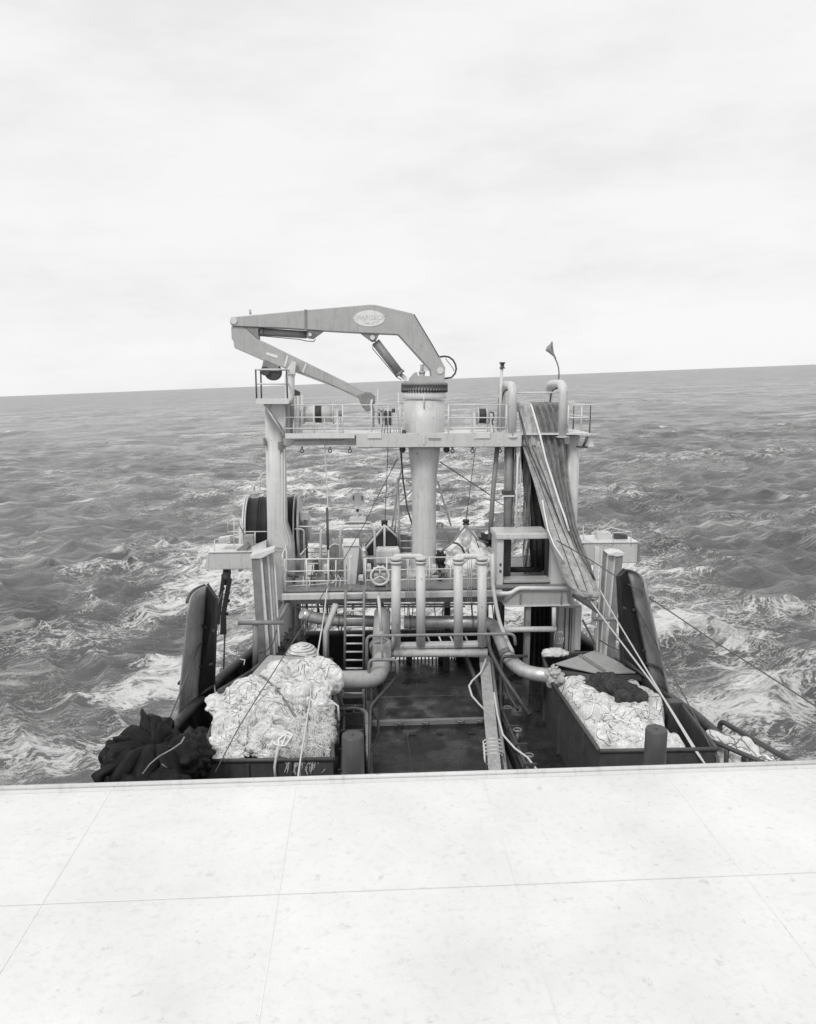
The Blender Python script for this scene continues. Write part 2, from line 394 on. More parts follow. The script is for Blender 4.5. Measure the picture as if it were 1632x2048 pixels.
def wall(pts, z0, z1, t, side):
    k = MB()
    for a, b in zip(pts, pts[1:]):
        q = [V((a.x, a.y, z0)), V((b.x, b.y, z0)), V((b.x+t*side, b.y, z0)), V((a.x+t*side, a.y, z0))]
        k.prism(q, (0, 0, z1-z0))
    return k
for pts, sd in ((hl, -1), (hr, 1)):
    mesh(wall(pts, ZD-.13, 5.62, .1, sd), 'bulwark', BLACK, hull)
    mesh(MB().bend([p+V((.05*sd, 0, 5.68)) for p in pts], .13, 12, .3), 'bulwark_rail', DARK, hull)
    for i in range(26):                    # bulwark stays
        k = MB()
        y = 5+i*.8
        j = [q for q in range(len(pts)-1) if pts[q].y <= y <= pts[q+1].y]
        if not j: continue
        a, b = pts[j[0]], pts[j[0]+1]; x = lerp(a.x, b.x, (y-a.y)/(b.y-a.y))
        k.prism([(x-.0*sd, y, 5.55), (x-.08*sd, y, 5.55), (x-.5*sd, y, ZD), (x, y, ZD)], (0, .03, 0))
        mesh(k, 'bulwark_stay', BLACK, hull)
k = MB(); SX0, SX1 = 0.55, 3.3
yb = 25.1
k.box(-3.2, SX0, yb, yb+.18, ZD-.1, 5.42); k.box(SX1, 7.1, yb, yb+.18, ZD-.1, 5.42); k.box(SX0, SX1, yb+.02, yb+.16, 4.86, 5.42)
mesh(k, 'stern_bulwark', BLACK, hull)
mesh(MB().cyl((-3.2, yb+.09, 5.46), (7.1, yb+.09, 5.46), .12, 12), 'stern_rail', DARK, hull)
k = MB()
for g0, g1, nb in ((.62, 1.5, 6), (1.72, 2.62, 7), (2.86, 3.24, 4)):
    for i in range(nb): x = lerp(g0, g1, (i+.5)/nb); k.box(x-.022, x+.022, yb+.05, yb+.1, ZD-.1, 4.9)
for a, b in ((.5, .62), (1.5, 1.72), (2.62, 2.86), (3.24, 3.35)): k.box(a, b, yb+.03, yb+.13, ZD-.1, 4.9)
k.box(.5, 3.35, yb+.045, yb+.105, 4.62, 4.66)
mesh(k, 'stern_gate', DARK, hull)
dk = MB(); ins = [p+V((0, 0, ZD)) for p in hl]+[p+V((0, 0, ZD)) for p in hr[::-1]]
dk.prism([p+V((0, 0, -.11)) for p in ins], (0, 0, .11)); struct(dk, 'working_deck', DECK)
# sunken net lane down the middle: coamings, step and plates
ln = thing('net_lane', 'dark steel net lane with low side coamings between the two bins', 'deck lane', (CX+.2, 20, ZD))
k = MB()
for x in (.15, 3.55): k.box(x-.06, x+.06, 11, 25.0, ZD+.002, ZD+.34)
mesh(k, 'coaming', DARK, ln)
k = MB(); k.box(.21, 3.49, 20.2, 20.34, ZD+.004, ZD+.13); mesh(k, 'cross_step', MID, ln)
for x in (1.0, 1.75, 2.75, 3.3):
    mesh(MB().torus((x, 20.17, ZD+.12), .085, .02, 'z', 14, 6), 'lashing_ring', MID, ln)
for x in (1.35, 2.1, 3.0): mesh(MB().box(x-.1, x+.1, 19.55, 19.7, ZD+.005, ZD+.02), 'deck_socket', BLACK, ln)
for y in (13.4, 15.5, 17.6, 22.2, 23.6): mesh(MB().box(.215, 3.485, y-.012, y+.012, ZD+.001, ZD+.007), 'plate_seam', MID if y in (15.5, 22.2) else DARK, ln)
for x in (1.2, 2.4): mesh(MB().box(x-.008, x+.008, 12.0, 20.19, ZD+.0075, ZD+.011), 'plate_seam', DARK, ln)
k = MB(); k.prism([(.21, 23.2, ZD+.003), (.21, 20.5, ZD+.003), (.22, 20.5, ZD+.3), (.22, 23.2, ZD+.9)], (.05, 0, 0)); mesh(k, 'side_plate', DARK, ln)

# pale deck the photographer looks down from
ZU = 8.74
k = MB(); k.box(-5.2, 9.0, -6, 9.45, ZU-.2, ZU); struct(k, 'superstructure_deck', PDECK)
dh = thing('deckhouse', 'pale painted aft wall of the deckhouse under the upper deck', 'deckhouse', (CX, 2, ZD))
mesh(MB().box(-4.2, 8.1, -5, 11.2, ZD+.005, ZS-.01), 'lower_wall', PALE, dh)
mesh(MB().box(-4.3, 8.2, -5, 11.3, ZS-.009, ZS), 'lower_roof', PDECK, dh)
mesh(MB().box(-4.2, 8.1, -5, 9.2, ZS+.001, ZU-.205), 'upper_wall', PALE, dh)
k = MB(); k.box(-5.2, 9.0, 9.39, 9.45, ZU+.002, ZU+.05); mesh(k, 'deck_edge_strip', WHITE, dh)
mesh(MB().cyl((-5.2, 9.42, ZU+.075), (9.0, 9.42, ZU+.075), .03, 10), 'edge_bead', PALE, dh)
for x in (-3.3, -.9, 1.6, 4.1, 6.6): mesh(MB().box(x-.006, x+.006, -5, 9.38, ZU+.001, ZU+.005), 'weld_seam', PDECK, dh)
mesh(MB().box(-5.1, 8.9, 7.196, 7.208, ZU+.0062, ZU+.009), 'weld_seam', PDECK, dh)

# two round posts at the front
for (px, py, lab) in ((705.5, 1469, 'dark round steel post with closed top in front of the heaped white net bin'),
                      (1313, 1457, 'dark round steel post with closed top standing before the dark-netted bin')):
    t = P(px, py, 9.9); t0 = V((t.x, t.y, ZS))
    o = thing('vent_post', lab, 'post', t0, 'round posts on the upper deck edge')
    r = 23*U(9.9)*1.02
    mesh(MB().lathe((t.x, t.y, 0), [(r, ZS+.02), (r, t.z-.03), (r*.93, t.z), ], 40), 'pipe', POSTM, o)
    mesh(MB().lathe((t.x, t.y, 0), [(r*1.25, ZS+.003), (r*1.25, ZS+.03), (r*.9, ZS+.031)], 40), 'base_flange', POSTM, o)
    mesh(MB().lathe((t.x, t.y, 0), [(.018, t.z), (.018, t.z+.012), (.01, t.z+.014)], 10), 'top_bolt', DARK, o)

# ------------------------------------------------------------------ raised platform under the gantry
ZP = P(800, 1177, 21.6).z                  # platform floor
k = MB(); x0, x1 = P(566, 1185, 21.6).x, P(1135, 1180, 21.6).x
PX0, PX1 = x0, x1
k.box(x0, x1, 21.6, 25.3, ZP-.05, ZP); struct(k, 'raised_platform', MID)
pf = thing('platform_framing', 'grey steel edge beams and legs carrying the raised platform', 'framework', (CX, 22, ZD))
zb = P(700, 1186, 21.45).z; zb2 = P(700, 1198, 21.45).z
k = MB(); k.box(x0-.03, P(1005, 1190, 21.45).x, 21.42, 21.58, zb2, zb); mesh(k, 'edge_beam', PALE, pf, .02)
k = MB(); k.box(x0, x1, 21.75, 21.9, zb2-.22, ZP-.055); k.box(x0, x1, 23.9, 24.05, zb2-.25, ZP-.055)
for i in range(9):
    x = lerp(x0+.2, x1-.2, i/8); k.box(x-.05, x+.05, 21.95, 25.2, zb2-.12, ZP-.056)
mesh(k, 'floor_beam', MID, pf)
for px, w, Y, py0, mt in ((1057, 11, 21.3, 1210, MID), (596, 10, 22.4, 1205, MID), (760, 14, 23.2, 1205, DARK), (1000, 20, 23.3, 1205, DARK), (895, 12, 24.2, 1205, DARK)):
    a = P(px, py0, Y); mesh(MB().box(a.x-w/2*U(Y), a.x+w/2*U(Y), Y, Y+.22, ZD+.004, a.z), 'leg', mt, pf)
k = MB().pxt([(672, 1208, 21.4), (652, 1262, 21.4), (652, 1335, 21.4)], 13, 4); mesh(k, 'leg', PALE, pf)
# pipe ends and hoses tucked under the floor
k = MB()
for py, a, b in ((1203, 600, 1000), (1209, 640, 1010), (1214, 580, 930)): k.pxt([(a, py, 21.95), (b, py-1, 21.95)], 4, 8)
mesh(k, 'underfloor_pipe', MID, pf)
mesh(MB().pxt([(1000, 1259, 21.2), (1112, 1258, 21.2)], 12, 12), 'cross_pipe', PALE, pf)
mesh(MB().pxt([(1108, 1258, 21.2), (1108, 1215, 21.2)], 9, 10), 'cross_pipe', PALE, pf)
# bright right hand step of the platform edge
st = thing('platform_step', 'pale box girder with rounded upper edge under the square frame', 'girder', P(1075, 1212, 21.0))
mesh(MB().pxt([(988, 1187, 21.2), (1022, 1187, 21.2), (1036, 1176, 21.2), (1143, 1177, 21.2)], 9, 10, .15), 'edge_tube', WHITE, st)
mesh(MB().pxp([(1012, 1210), (1036, 1181), (1133, 1182), (1136, 1212)], 21.25, .5), 'girder_plate', PIPE, st)
mesh(MB().pxb(1010, 1140, 1210.5, 1213, 21.2, .6), 'bottom_flange', PALE, st)
k = MB(); [k.pxb(a, a+2.5, 1182, 1210, 21.2, .04) for a in (1040, 1122)]; mesh(k, 'stiffener', MID, st)

rl = thing('platform_railing', 'thin white tube railing along the forward edge of the raised platform', 'railing', (x0, 21.5, ZP))
k = MB(); hR = P(700, 1117, 21.55).z-ZP
railing(k, [(P(570, 1150, 21.55).x, 21.55, ZP), (P(700, 1150, 21.55).x, 21.55, ZP)], hR, step=.62, r=.02)
railing(k, [(P(731, 1150, 21.55).x, 21.55, ZP), (P(985, 1150, 21.55).x, 21.55, ZP)], hR, step=.6, r=.018)
mesh(k, 'rail', WHITE, rl)
k = MB(); railing(k, [(PX0, 21.7, ZP), (PX0, 25.2, ZP), (P(990, 1100, 25.2).x, 25.2, ZP)], 1.05, r=.02); mesh(k, 'rail', WHITE, rl)

# ------------------------------------------------------------------ gantry
gt = thing('stern_gantry', 'pale grey portal gantry spanning the stern with wide top platform', 'gantry', (CX, G, ZP))
lx0, lx1 = P(529, 950, G).x, P(569.5, 950, G).x
rx0, rx1 = P(1130, 950, G).x, P(1161, 950, G).x
zt = P(800, 869, 22.7).z; zbm = P(800, 893, 22.7).z
zl = P(548, 812, G).z
def leg_mb(a, b, ztop, spread, zlow):
    k = MB(); zz = P(548, 1075, G).z; w0 = 0
    prof = [(ztop, 0, 0), (zz+.5, 0, 0), (zz, 0.02*spread, .02), (zz-.5, .22*spread, .02), (zlow, .22*spread, .02)]
    prof = [(ztop, a+0.04, b)] + [(zz+.4, a, b)] + [(zz-.25, a-.02 if spread > 0 else a-.18, b+(.20 if spread > 0 else 0.02)), (zlow, a-.02 if spread > 0 else a-.18, b+(.20 if spread > 0 else .02))]
    vs = []
    for z, p, q in prof:
        c = (p+q)/2; hx = (q-p)/2; n = 20
        for j in range(n):
            t = 2*math.pi*(j+.5)/n; cx_, sy_ = math.cos(t), math.sin(t)
            e = .5
            vs.append((c+hx*math.copysign(abs(cx_)**e, cx_), G+.42+.42*math.copysign(abs(sy_)**e, sy_), z))
    n = 20; kk = len(prof)
    k.add(vs, [(i*n+j, i*n+(j+1) % n, (i+1)*n+(j+1) % n, (i+1)*n+j) for i in range(kk-1) for j in range(n)], True)
    k.f.append(tuple(range(n))); k.sm.append(False); k.f.append(tuple(range((kk-1)*n, kk*n))); k.sm.append(False)
    return k
mesh(leg_mb(lx0, lx1, zl, 1, ZD+.005), 'gantry_leg', PALE, gt)
mesh(leg_mb(rx0, rx1, P(1145, 872, G).z, -1, ZD+.005), 'gantry_leg', PALE, gt)
k = MB(); bx0, bx1 = P(572, 880, 22.7).x, P(1172, 875, 22.7).x
mx0 = P(716, 880, 22.7).x; mx1 = P(1040, 880, 22.7).x
k.box(mx0, mx1, 22.7, 24.1, zbm, zt-.02); mesh(k, 'cross_beam', PALE, gt, .02)
mesh(MB().box(mx0-.05, mx1, 22.49, 22.545, zbm+.0, zt+.04), 'beam_fascia', PALE, gt)
k = MB(); k.box(lx1-.02, mx0-.003, 23.05, 23.95, zbm+.02, zt-.1); k.box(mx1+.003, rx0+.1, 22.95, 23.95, zbm+.02, zt-.05); mesh(k, 'cross_beam', PALE, gt, .02)
k = MB(); k.box(bx0, bx1+.1, 22.55, 24.45, zt-.018, zt+.03); mesh(k, 'walkway', WHITE, gt)
k = MB(); k.box(bx0, mx0-.1, 22.5, 22.56, zt-.09, zt+.06); mesh(k, 'walkway_edge', WHITE, gt)
mesh(MB().pxt([(571, 893, 22.6), (580, 891, 22.6), (590, 881, 22.6), (684, 880, 22.6), (690, 877, 22.6)], 3, 8), 'hydraulic_pipe', MID, gt)
mesh(MB().pxb(715, 1040, 892.5, 895, 22.66, 1.4), 'beam_flange', MID, gt)
# pipes down the inside of the left leg
for px, w in ((573, 3.2), (577.5, 2.6)):
    mesh(MB().pxt([(px-9, 898, 22.95), (px-8, 1050, 22.85), (px+3, 1078, 22.85), (px+4, 1165, 22.85)], w, 8, .15), 'leg_pipe', PALE, gt)
mesh(MB().pxb(556, 564, 884, 900, 22.85, .1), 'pipe_clamp', MID, gt)
mesh(MB().pxb(526.5, 529.5, 876, 892, 22.9, .2), 'side_lug', MID, gt)
# haunch plates towards the side platforms
k = MB(); k.pxp([(492, 1100), (500, 1096), (532, 1083), (532, 1104), (520, 1107)], 22.8, .3); mesh(k, 'haunch', PALE, gt)
k = MB(); k.pxt([(540, 1100, 22.9), (540, 1096, 22.9), (565, 1097, 22.9), (570, 1103, 22.9), (570, 1116, 22.9)], 2, 6); mesh(k, 'door_seam', MID, gt)
# railings on the top walkway
k = MB(); h1 = P(700, 812, 22.6).z-zt
railing(k, [(P(569, 812, 22.6).x, 22.6, zt+.03), (P(800, 812, 22.6).x, 22.6, zt+.03)], h1, (1, .58, .2), .018, .95)
railing(k, [(P(897, 812, 22.6).x, 22.6, zt+.03), (P(1013, 812, 22.6).x, 22.6, zt+.03)], h1, (1, .55, .2), .018, 1.7)
mesh(k, 'top_railing', WHITE, gt)
k = MB(); railing(k, [(P(1137, 812, 22.6).x, 22.6, zt+.03), (P(1181, 812, 22.6).x, 22.6, zt+.03), (P(1181, 812, 22.6).x, 24.4, zt+.03), (P(1137, 812, 22.6).x, 24.4, zt+.03)], h1-.02, (1, .55), .022, .8)
mesh(k, 'top_railing', WHITE, gt)
k = MB(); railing(k, [(P(569, 812, 24.4).x, 24.4, zt+.03), (P(1010, 812, 24.4).x, 24.4, zt+.03)], h1-.02, (1,), .015, 1.6); mesh(k, 'top_railing', WHITE, gt)
for a in (735, 952): mesh(MB().pxb(a, a+28, 864.5, 877, 22.45, .12), 'white_box', WHITE, gt, .01)
mesh(MB().pxb(846, 849.5, 870, 888, 22.45, .035), 'lug_plate', WHITE, gt)
mesh(MB().pxt([(856, 877, 22.45), (882, 877.5, 22.45)], 2, 6), 'grab_bar', MID, gt)
mesh(MB().pxp([(1172, 873), (1178, 875), (1190, 893), (1163, 895), (1170, 885)], 22.7, .06), 'corner_bracket', WHITE, gt)
mesh(MB().pxt([(1176, 873, 22.6), (1166, 893, 22.6)], 5, 8).pxb(1158, 1176, 893, 896, 22.5, .3), 'work_lamp', DARK, gt)
# thick pipe arches either side of the net
for px, pt, rx_ in ((1024, 762, 0), (1124, 759, 0)):
    a = P(px, 868, 22.62); tz = P(px, pt, 22.62).z-.13; r = .135
    ar = mesh(MB().bend([a+V((0, 0, -.08)), V((a.x, a.y, tz)), V((a.x-.02, a.y+1.75, tz-.02)), V((a.x-.02, a.y+1.75, a.z-.05))], r, 16, .42), 'pipe_arch', PALE, gt)
    mesh(MB().lathe((a.x, a.y, a.z-.1), [(.2, 0), (.2, .03), (.14, .031)], 20), 'arch_foot', PALE, ar)
    mesh(MB().bend([V((a.x-.05, a.y+.25, tz-.1)), V((a.x-.12, a.y+1.0, tz-.2)), V((a.x-.15, a.y+1.1, tz-.9)), V((a.x-.15, a.y+1.0, a.z+.1))], .022, 6, .3), 'hose', DROPE, ar)
mesh(MB().pxt([(1031, 785.5, 22.7), (1118, 785, 22.7)], 3.2, 8), 'cross_bar', WHITE, gt)
mesh(MB().pxt([(1034, 815, 23.3), (1118, 813, 23.3)], 17, 16), 'net_roller', MID, gt)
# post that carries the folded boom, with fork
cp = thing('boom_rest', 'pale upright post with forked head holding the folded crane boom', 'post', P(579, 868, 22.9))
mesh(MB().pxt([(579.5, 869, 22.9), (579.5, 748, 22.9)], 19, 16), 'post', PALE, cp)
mesh(MB().pxp([(573, 750), (573, 740), (584, 722), (592, 724), (590, 738), (589, 752)], 22.8, .3), 'fork', WHITE, cp)
mesh(MB().pxp([(571, 742), (580, 738), (588, 748), (570, 750)], 22.74, .05), 'head_plate', WHITE, cp)
# look-out basket at the left top
bk = thing('lookout_basket', 'small white railed basket at the top of the left gantry leg', 'basket', P(545, 803, 22.6))
k = MB(); a, b = P(513.5, 803, 22.3), P(575, 803, 22.3); hz = P(513, 739, 22.3).z-a.z
railing(k, [a, (b.x, a.y, a.z), (b.x, a.y+1.1, a.z), (a.x, a.y+1.1, a.z), a], hz, (1, .55), .024, .95)
mesh(k, 'basket_rail', WHITE, bk)
mesh(MB().box(a.x-.03, b.x+.05, a.y-.03, a.y+1.15, a.z-.06, a.z+.0), 'basket_floor', PALE, bk)
mesh(MB().box(a.x-.02, b.x+.04, a.y-.05, a.y-.034, a.z-.07, a.z+.09), 'toe_board', WHITE, bk)
mesh(MB().pxt([(528, 807, 22.4), (573, 878, 22.6)], 4.5, 6), 'brace', PALE, bk)
mesh(MB().pxp([(531, 808), (570, 808), (570, 862)], 22.62, .02), 'gusset', PALE, bk)
# vertical services between basket and walkway
for px, w, t0, t1, mt in ((566.5, 4, 806, 872, PALE), (583, 5, 800, 868, MID), (590, 4, 795, 868, PALE), (596, 6, 792, 868, PALE), (604, 3, 790, 870, WHITE), (587, 3, 838, 868, WHITE)):
    mesh(MB().pxt([(px, t1, 22.75), (px, t0, 22.75)], w, 8), 'service_pipe', mt, bk)
mesh(MB().pxp([(588, 778), (600, 784), (600, 791), (588, 792)], 22.9, .15), 'junction_plate', DARK, bk)
mesh(MB().pxp([(590, 794), (600, 792), (600, 806), (592, 808)], 22.95, .15), 'junction_plate', WHITE, bk)

# small winches on the walkway
def winch(c, w, r, label, rope, ropew, grp):
    o = thing('deck_winch', label, 'winch', V((c.x, c.y, zt+.03)), grp)
    mesh(MB().lathe(c, [(r, -w/2), (r, w/2)], 28, 'x'), 'drum', PALE, o)
    for s_ in (-1, 1): mesh(MB().lathe(c, [(r*1.28, s_*w/2-.02), (r*1.28, s_*w/2+.02)], 28, 'x'), 'flange', PALE, o)
    k = MB()
    for i in range(ropew): k.lathe(c, [(r+.0, rope+i*.05), (r+.03, rope+i*.05+.012), (r+.03, rope+i*.05+.035), (r, rope+i*.05+.05)], 24, 'x')
    mesh(k, 'wound_rope', DARK, o)
    for s_ in (-1, 1):
        x = c.x+s_*(w/2+.13); z0 = zt+.03
        mesh(MB().prism([(x-.03, c.y-.35, z0), (x-.03, c.y+.35, z0), (x-.03, c.y+.12, c.z+.12), (x-.03, c.y-.12, c.z+.12)], (.06, 0, 0)), 'side_frame', PALE, o)
    return o
c = P(637, 828, 23.1); wn = winch(c, .88, .24, 'pale drum winch with rope patch on the walkway below the folded boom', -.1, 4, 'small winches on the gantry top')
mesh(MB().lathe(c+V((.62, 0, 0)), [(.1, -.08), (.1, .12)], 14, 'x'), 'motor', MID, wn)
c = P(963.5, 832, 23.1); wn = winch(c, .26, .2, 'narrow drum winch full of wire beside the right net arch', -.12, 5, 'small winches on the gantry top')
k = MB(); k.pxt([(980, 824, 22.8), (987, 826, 22.8), (988, 834, 22.8), (984, 842, 22.8), (986, 850, 22.8)], 3, 6); mesh(k, 'hydraulic_hose', DARK, wn)
mesh(MB().pxb(977, 991, 845, 868, 23.0, .3), 'motor', WHITE, wn)
# blocks and valves left of the column
vb = thing('control_valve_stand', 'dark hydraulic valve bank in white frame left of the crane column', 'valve bank', P(780, 868, 22.9))
for a, b, c0, c1, mt in ((769, 774, 822, 851, DARK), (777.5, 783, 822, 851, DARK), (757, 760, 826, 848, DARK), (745, 749, 815, 858, MID), (799, 801.5, 829, 868, DARK), (764, 768, 818, 842, MID)):
    mesh(MB().pxb(a, b, c0, c1, 22.85, .12), 'valve_body', mt, vb, .01)
k = MB()
for px, t0, t1 in ((755.5, 778, 840), (776, 808, 850), (797, 785, 868), (788, 828, 868), (793, 828, 868), (808, 822, 866), (768, 842, 868), (779, 850, 870)): k.pxt([(px, t0, 22.8), (px, t1, 22.8)], 2, 6)
mesh(k, 'frame_tube', WHITE, vb)
k = MB()
for i in range(4): k.pxt([(757+i*4, 818+i*3, 22.95), (765+i*2, 826-i*2, 22.9), (767+i*4, 840, 22.9), (763+i*6, 866, 22.95)], 1.6, 6)
mesh(k, 'hose', DARK, vb)
mesh(MB().lathe(P(787, 821, 22.9), [(.06, -.05), (.06, .05)], 12, 'x'), 'knob', DARK, vb)
mesh(MB().lathe(P(808, 864, 22.6), [(.07, -.05), (.07, .05)], 12, 'y'), 'knob', DARK, vb)

# mast lamp pole
mp_ = thing('mast_lamp', 'slim pale pole with dark boxed lamp on top beside the net arches', 'mast lamp', P(999, 868, 23.4))
mesh(MB().pxt([(999, 868, 23.4), (1003.5, 737, 23.4)], 6, 10), 'pole', PALE, mp_)
mesh(MB().pxt([(996, 868, 23.9), (999, 795, 23.9)], 6, 8), 'stay', MID, mp_)
mesh(MB().lathe(P(1004.5, 737, 23.4), [(.09, 0), (.09, .03), (.06, .035), (.06, .14), (.075, .15), (.075, .19)], 14), 'lamp', DARK, mp_)
mesh(MB().lathe(P(1004.5, 727.5, 23.4), [(.09, 0), (.09, .045)], 14), 'cap', DARK, mp_)
# flag
fl = thing('marker_flag', 'small grey pennant flying from thin bent rod above the right arch', 'flag', P(1117, 757, 23.2))
mesh(MB().tube([P(a, b, 23.2) for a, b in ((1117.5, 760), (1118, 745), (1117, 735), (1114, 725), (1110, 716), (1106, 705), (1104, 683))], .022, 8), 'rod', MID, fl)
pts = [[(1104, 682), (1099, 689), (1094, 693), (1091, 700)], [(1106, 695), (1101, 698), (1096, 700), (1092, 702)], [(1108, 706), (1104, 706), (1100, 705), (1097, 705)], [(1113, 717), (1111, 717), (1109, 715), (1107, 712)]]
k = MB(); vs = []
for s_ in (0, .012):
    for i, row in enumerate(pts):
        for j, (a, b) in enumerate(row): vs.append(P(a, b, 23.2+s_+.05*math.sin(i*1.3+j*1.7)))
fs = [(i*4+j, i*4+j+1, i*4+j+5, i*4+j+4) for i in range(3) for j in range(3)]
fs += [tuple(q+16 for q in f[::-1]) for f in fs]
bd = [0, 1, 2, 3, 7, 11, 15, 14, 13, 12, 8, 4]; fs += [(bd[i], bd[(i+1) % 12], bd[(i+1) % 12]+16, bd[i]+16) for i in range(12)]
k.add(vs, fs, True); mesh(k, 'pennant', CLOTH, fl)

# ------------------------------------------------------------------ crane
cc = P(848.5, 868, 23.4); YC = 23.4
cr_ = thing('knuckle_boom_crane', 'grey folding knuckle boom crane on flared pale column amidships', 'crane', V((cc.x, YC, ZP)))
def zc(py): return P(848, py, YC).z
prof = [(30.5, 1172), (25.5, 1135), (25, 1080), (24.3, 1000), (24.5, 985), (26, 950), (29, 925), (31.5, 900), (31.5, 890)]
mesh(MB().lathe((cc.x, YC, 0), [(r*U(YC), zc(p)) for r, p in prof], 48), 'column', PALE, cr_)
mesh(MB().lathe((cc.x, YC, 0), [(40*U(YC), zc(893)), (40.5*U(YC), zc(800))], 48), 'upper_column', PALE, cr_)
mesh(MB().lathe((cc.x, YC, 0), [(42*U(YC), zc(798)), (43.5*U(YC), zc(796)), (43.5*U(YC), zc(786)), (42*U(YC), zc(784))], 48), 'collar', WHITE, cr_)
mesh(MB().box(cc.x-.55, cc.x+.55, YC-.5, YC+.5, ZP+.003, ZP+.04).prism([V((cc.x-.55, YC-.03, ZP+.04)), V((cc.x+.55, YC-.03, ZP+.04)), V((cc.x+.36, YC-.03, ZP+.4)), V((cc.x-.36, YC-.03, ZP+.4))], (0, .06, 0)), 'base_plate', PALE, cr_)
k = MB()
k.lathe((cc.x, YC, 0), [(44*U(YC), zc(782)), (45.5*U(YC), zc(780)), (45.5*U(YC), zc(777)), (43*U(YC), zc(776)), (43*U(YC), zc(771)), (46*U(YC), zc(770)), (46*U(YC), zc(766)), (44*U(YC), zc(765))], 48)
sr = mesh(k, 'slew_ring', MID, cr_)
k = MB()
for i in range(48):
    t = 2*math.pi*i/48; x, y = cc.x+44.5*U(YC)*math.cos(t), YC+44.5*U(YC)*math.sin(t)
    k.cyl((x, y, zc(784.5)), (x, y, zc(770)), .026, 6)
mesh(k, 'ring_bolt', DARK, sr)
mesh(MB().pxt([(848, 781, 22.75), (848, 816, 22.75)], 3, 8), 'pin', WHITE, cr_)
# turret plates
tr = mesh(MB().pxp([(818, 766), (818, 757), (829, 745), (834, 744), (836, 752), (846, 752), (866, 752), (890, 766)], 23.1, .06).pxp([(818, 766), (818, 757), (829, 745), (834, 744), (836, 752), (846, 752), (866, 752), (890, 766)], 23.7, .06), 'turret', CRANE, cr_)
mesh(MB().pxb(812, 886, 762, 767, 23.05, .8), 'turret_deck', CRANE, cr_)
mesh(MB().pxt([(844, 765, 23.3), (844, 745, 23.3)], 11, 14).pxt([(844, 745, 23.3), (844, 729, 23.3)], 7, 14).pxt([(844, 747, 23.3), (844, 742, 23.3)], 13, 14), 'slew_motor', CRANE, cr_)
mesh(MB().pxp([(849, 730), (854, 729), (862, 738), (860, 742), (850, 741)], 23.2, .2), 'valve', WHITE, cr_)
YB = 23.12; TB = .55
boom = mesh(MB().pxp([(463, 634), (610, 620), (738, 609), (752, 609.7), (823, 626), (828, 629), (880, 715), (890.5, 735), (889, 765), (864, 765), (862, 741), (797, 669), (690, 664), (642, 661), (570, 656), (463, 652), (459.5, 645), (460, 638)], YB, TB), 'main_boom', CRANE, cr_, .02)
jib = mesh(MB().pxp([(462, 652.5), (489, 654), (515, 678), (533, 686), (621, 729), (733, 784), (725, 795), (716, 792), (590, 744.5), (526, 721), (469, 696), (466, 680), (463, 678)], YB+.06, TB-.12), 'folding_jib', CRANE, cr_, .02)
mesh(MB().pxp([(714, 790), (733, 783.5), (742, 785), (750.5, 792), (750.5, 806), (742, 821), (733, 823.5), (724, 814)], YB+.03, .45), 'jib_head', MID, jib, .03)
mesh(MB().pxt([(744, 799, YB-.02), (741, 816, YB-.02)], 4.5, 8), 'head_pin', WHITE, jib)
# oval badge
bp = [P(738.5+31*math.cos(t), 636.8+16.2*math.sin(t), YB-.012) for t in [2*math.pi*i/48 for i in range(48)]]
badge = mesh(MB().prism(bp, (0, .011, 0)), 'maker_badge', FLOAT, boom)
LET = paint('faded_lettering', .62, .1, .6)
def text(s, px, py, Y, hpx, name, par, shear=.25, ang=0):
    cu = bpy.data.curves.new(name, 'FONT'); cu.body = s; cu.size = hpx*U(Y)*1.4; cu.extrude = .002; cu.align_x = 'CENTER'; cu.align_y = 'CENTER'; cu.shear = shear
    tmp = bpy.data.objects.new('tmp', cu); link(tmp); bpy.context.view_layer.update()
    me = bpy.data.meshes.new_from_object(tmp.evaluated_get(bpy.context.evaluated_depsgraph_get())); bpy.data.objects.remove(tmp)
    me.name = name; me.materials.clear(); me.materials.append(LET)
    me.transform(Matrix.Rotation(ang, 4, 'Y') @ Matrix.Rotation(math.radians(90), 4, 'X')); p = P(px, py, Y)
    o = link(bpy.data.objects.new(name, me)); o.parent = par; o.location = p-ORG[par.name]; ORG[o.name] = p; return o
text('SPARGECK', 739, 635.5, YB-.016, 9.0, 'badge_lettering', badge, .25, math.radians(-1))
text('MB 15', 738, 647, YB-.016, 4.6, 'badge_lettering', badge, .2)
for q in ([(573.5, 711), (577, 712.5), (571, 734), (567.5, 732)], [(610.5, 727), (613.5, 728.5), (606.5, 747), (603.5, 745.5)]):
    mesh(MB().pxp(q, YB+.045, .012), 'white_stripe', FLOAT, jib)
mesh(MB().pxp([(533, 704), (556, 711), (555, 717), (532, 709)], YB+.045, .012), 'name_plate', FLOAT, jib)
mesh(MB().pxb(609, 613.5, 619, 662, YB-.03, TB+.06), 'boom_band', MID, boom)
for px, py, par in ((467, 641, boom), (880.5, 741, boom)):
    mesh(MB().lathe(P(px, py, YB-.03), [(.10, 0), (.10, TB+.06)], 18, 'y'), 'hinge_pin', WHITE, par)
mesh(MB().pxt([(501, 629, YB+.2), (500, 619, YB+.2)], 4, 8), 'grease_stub', CRANE, boom)
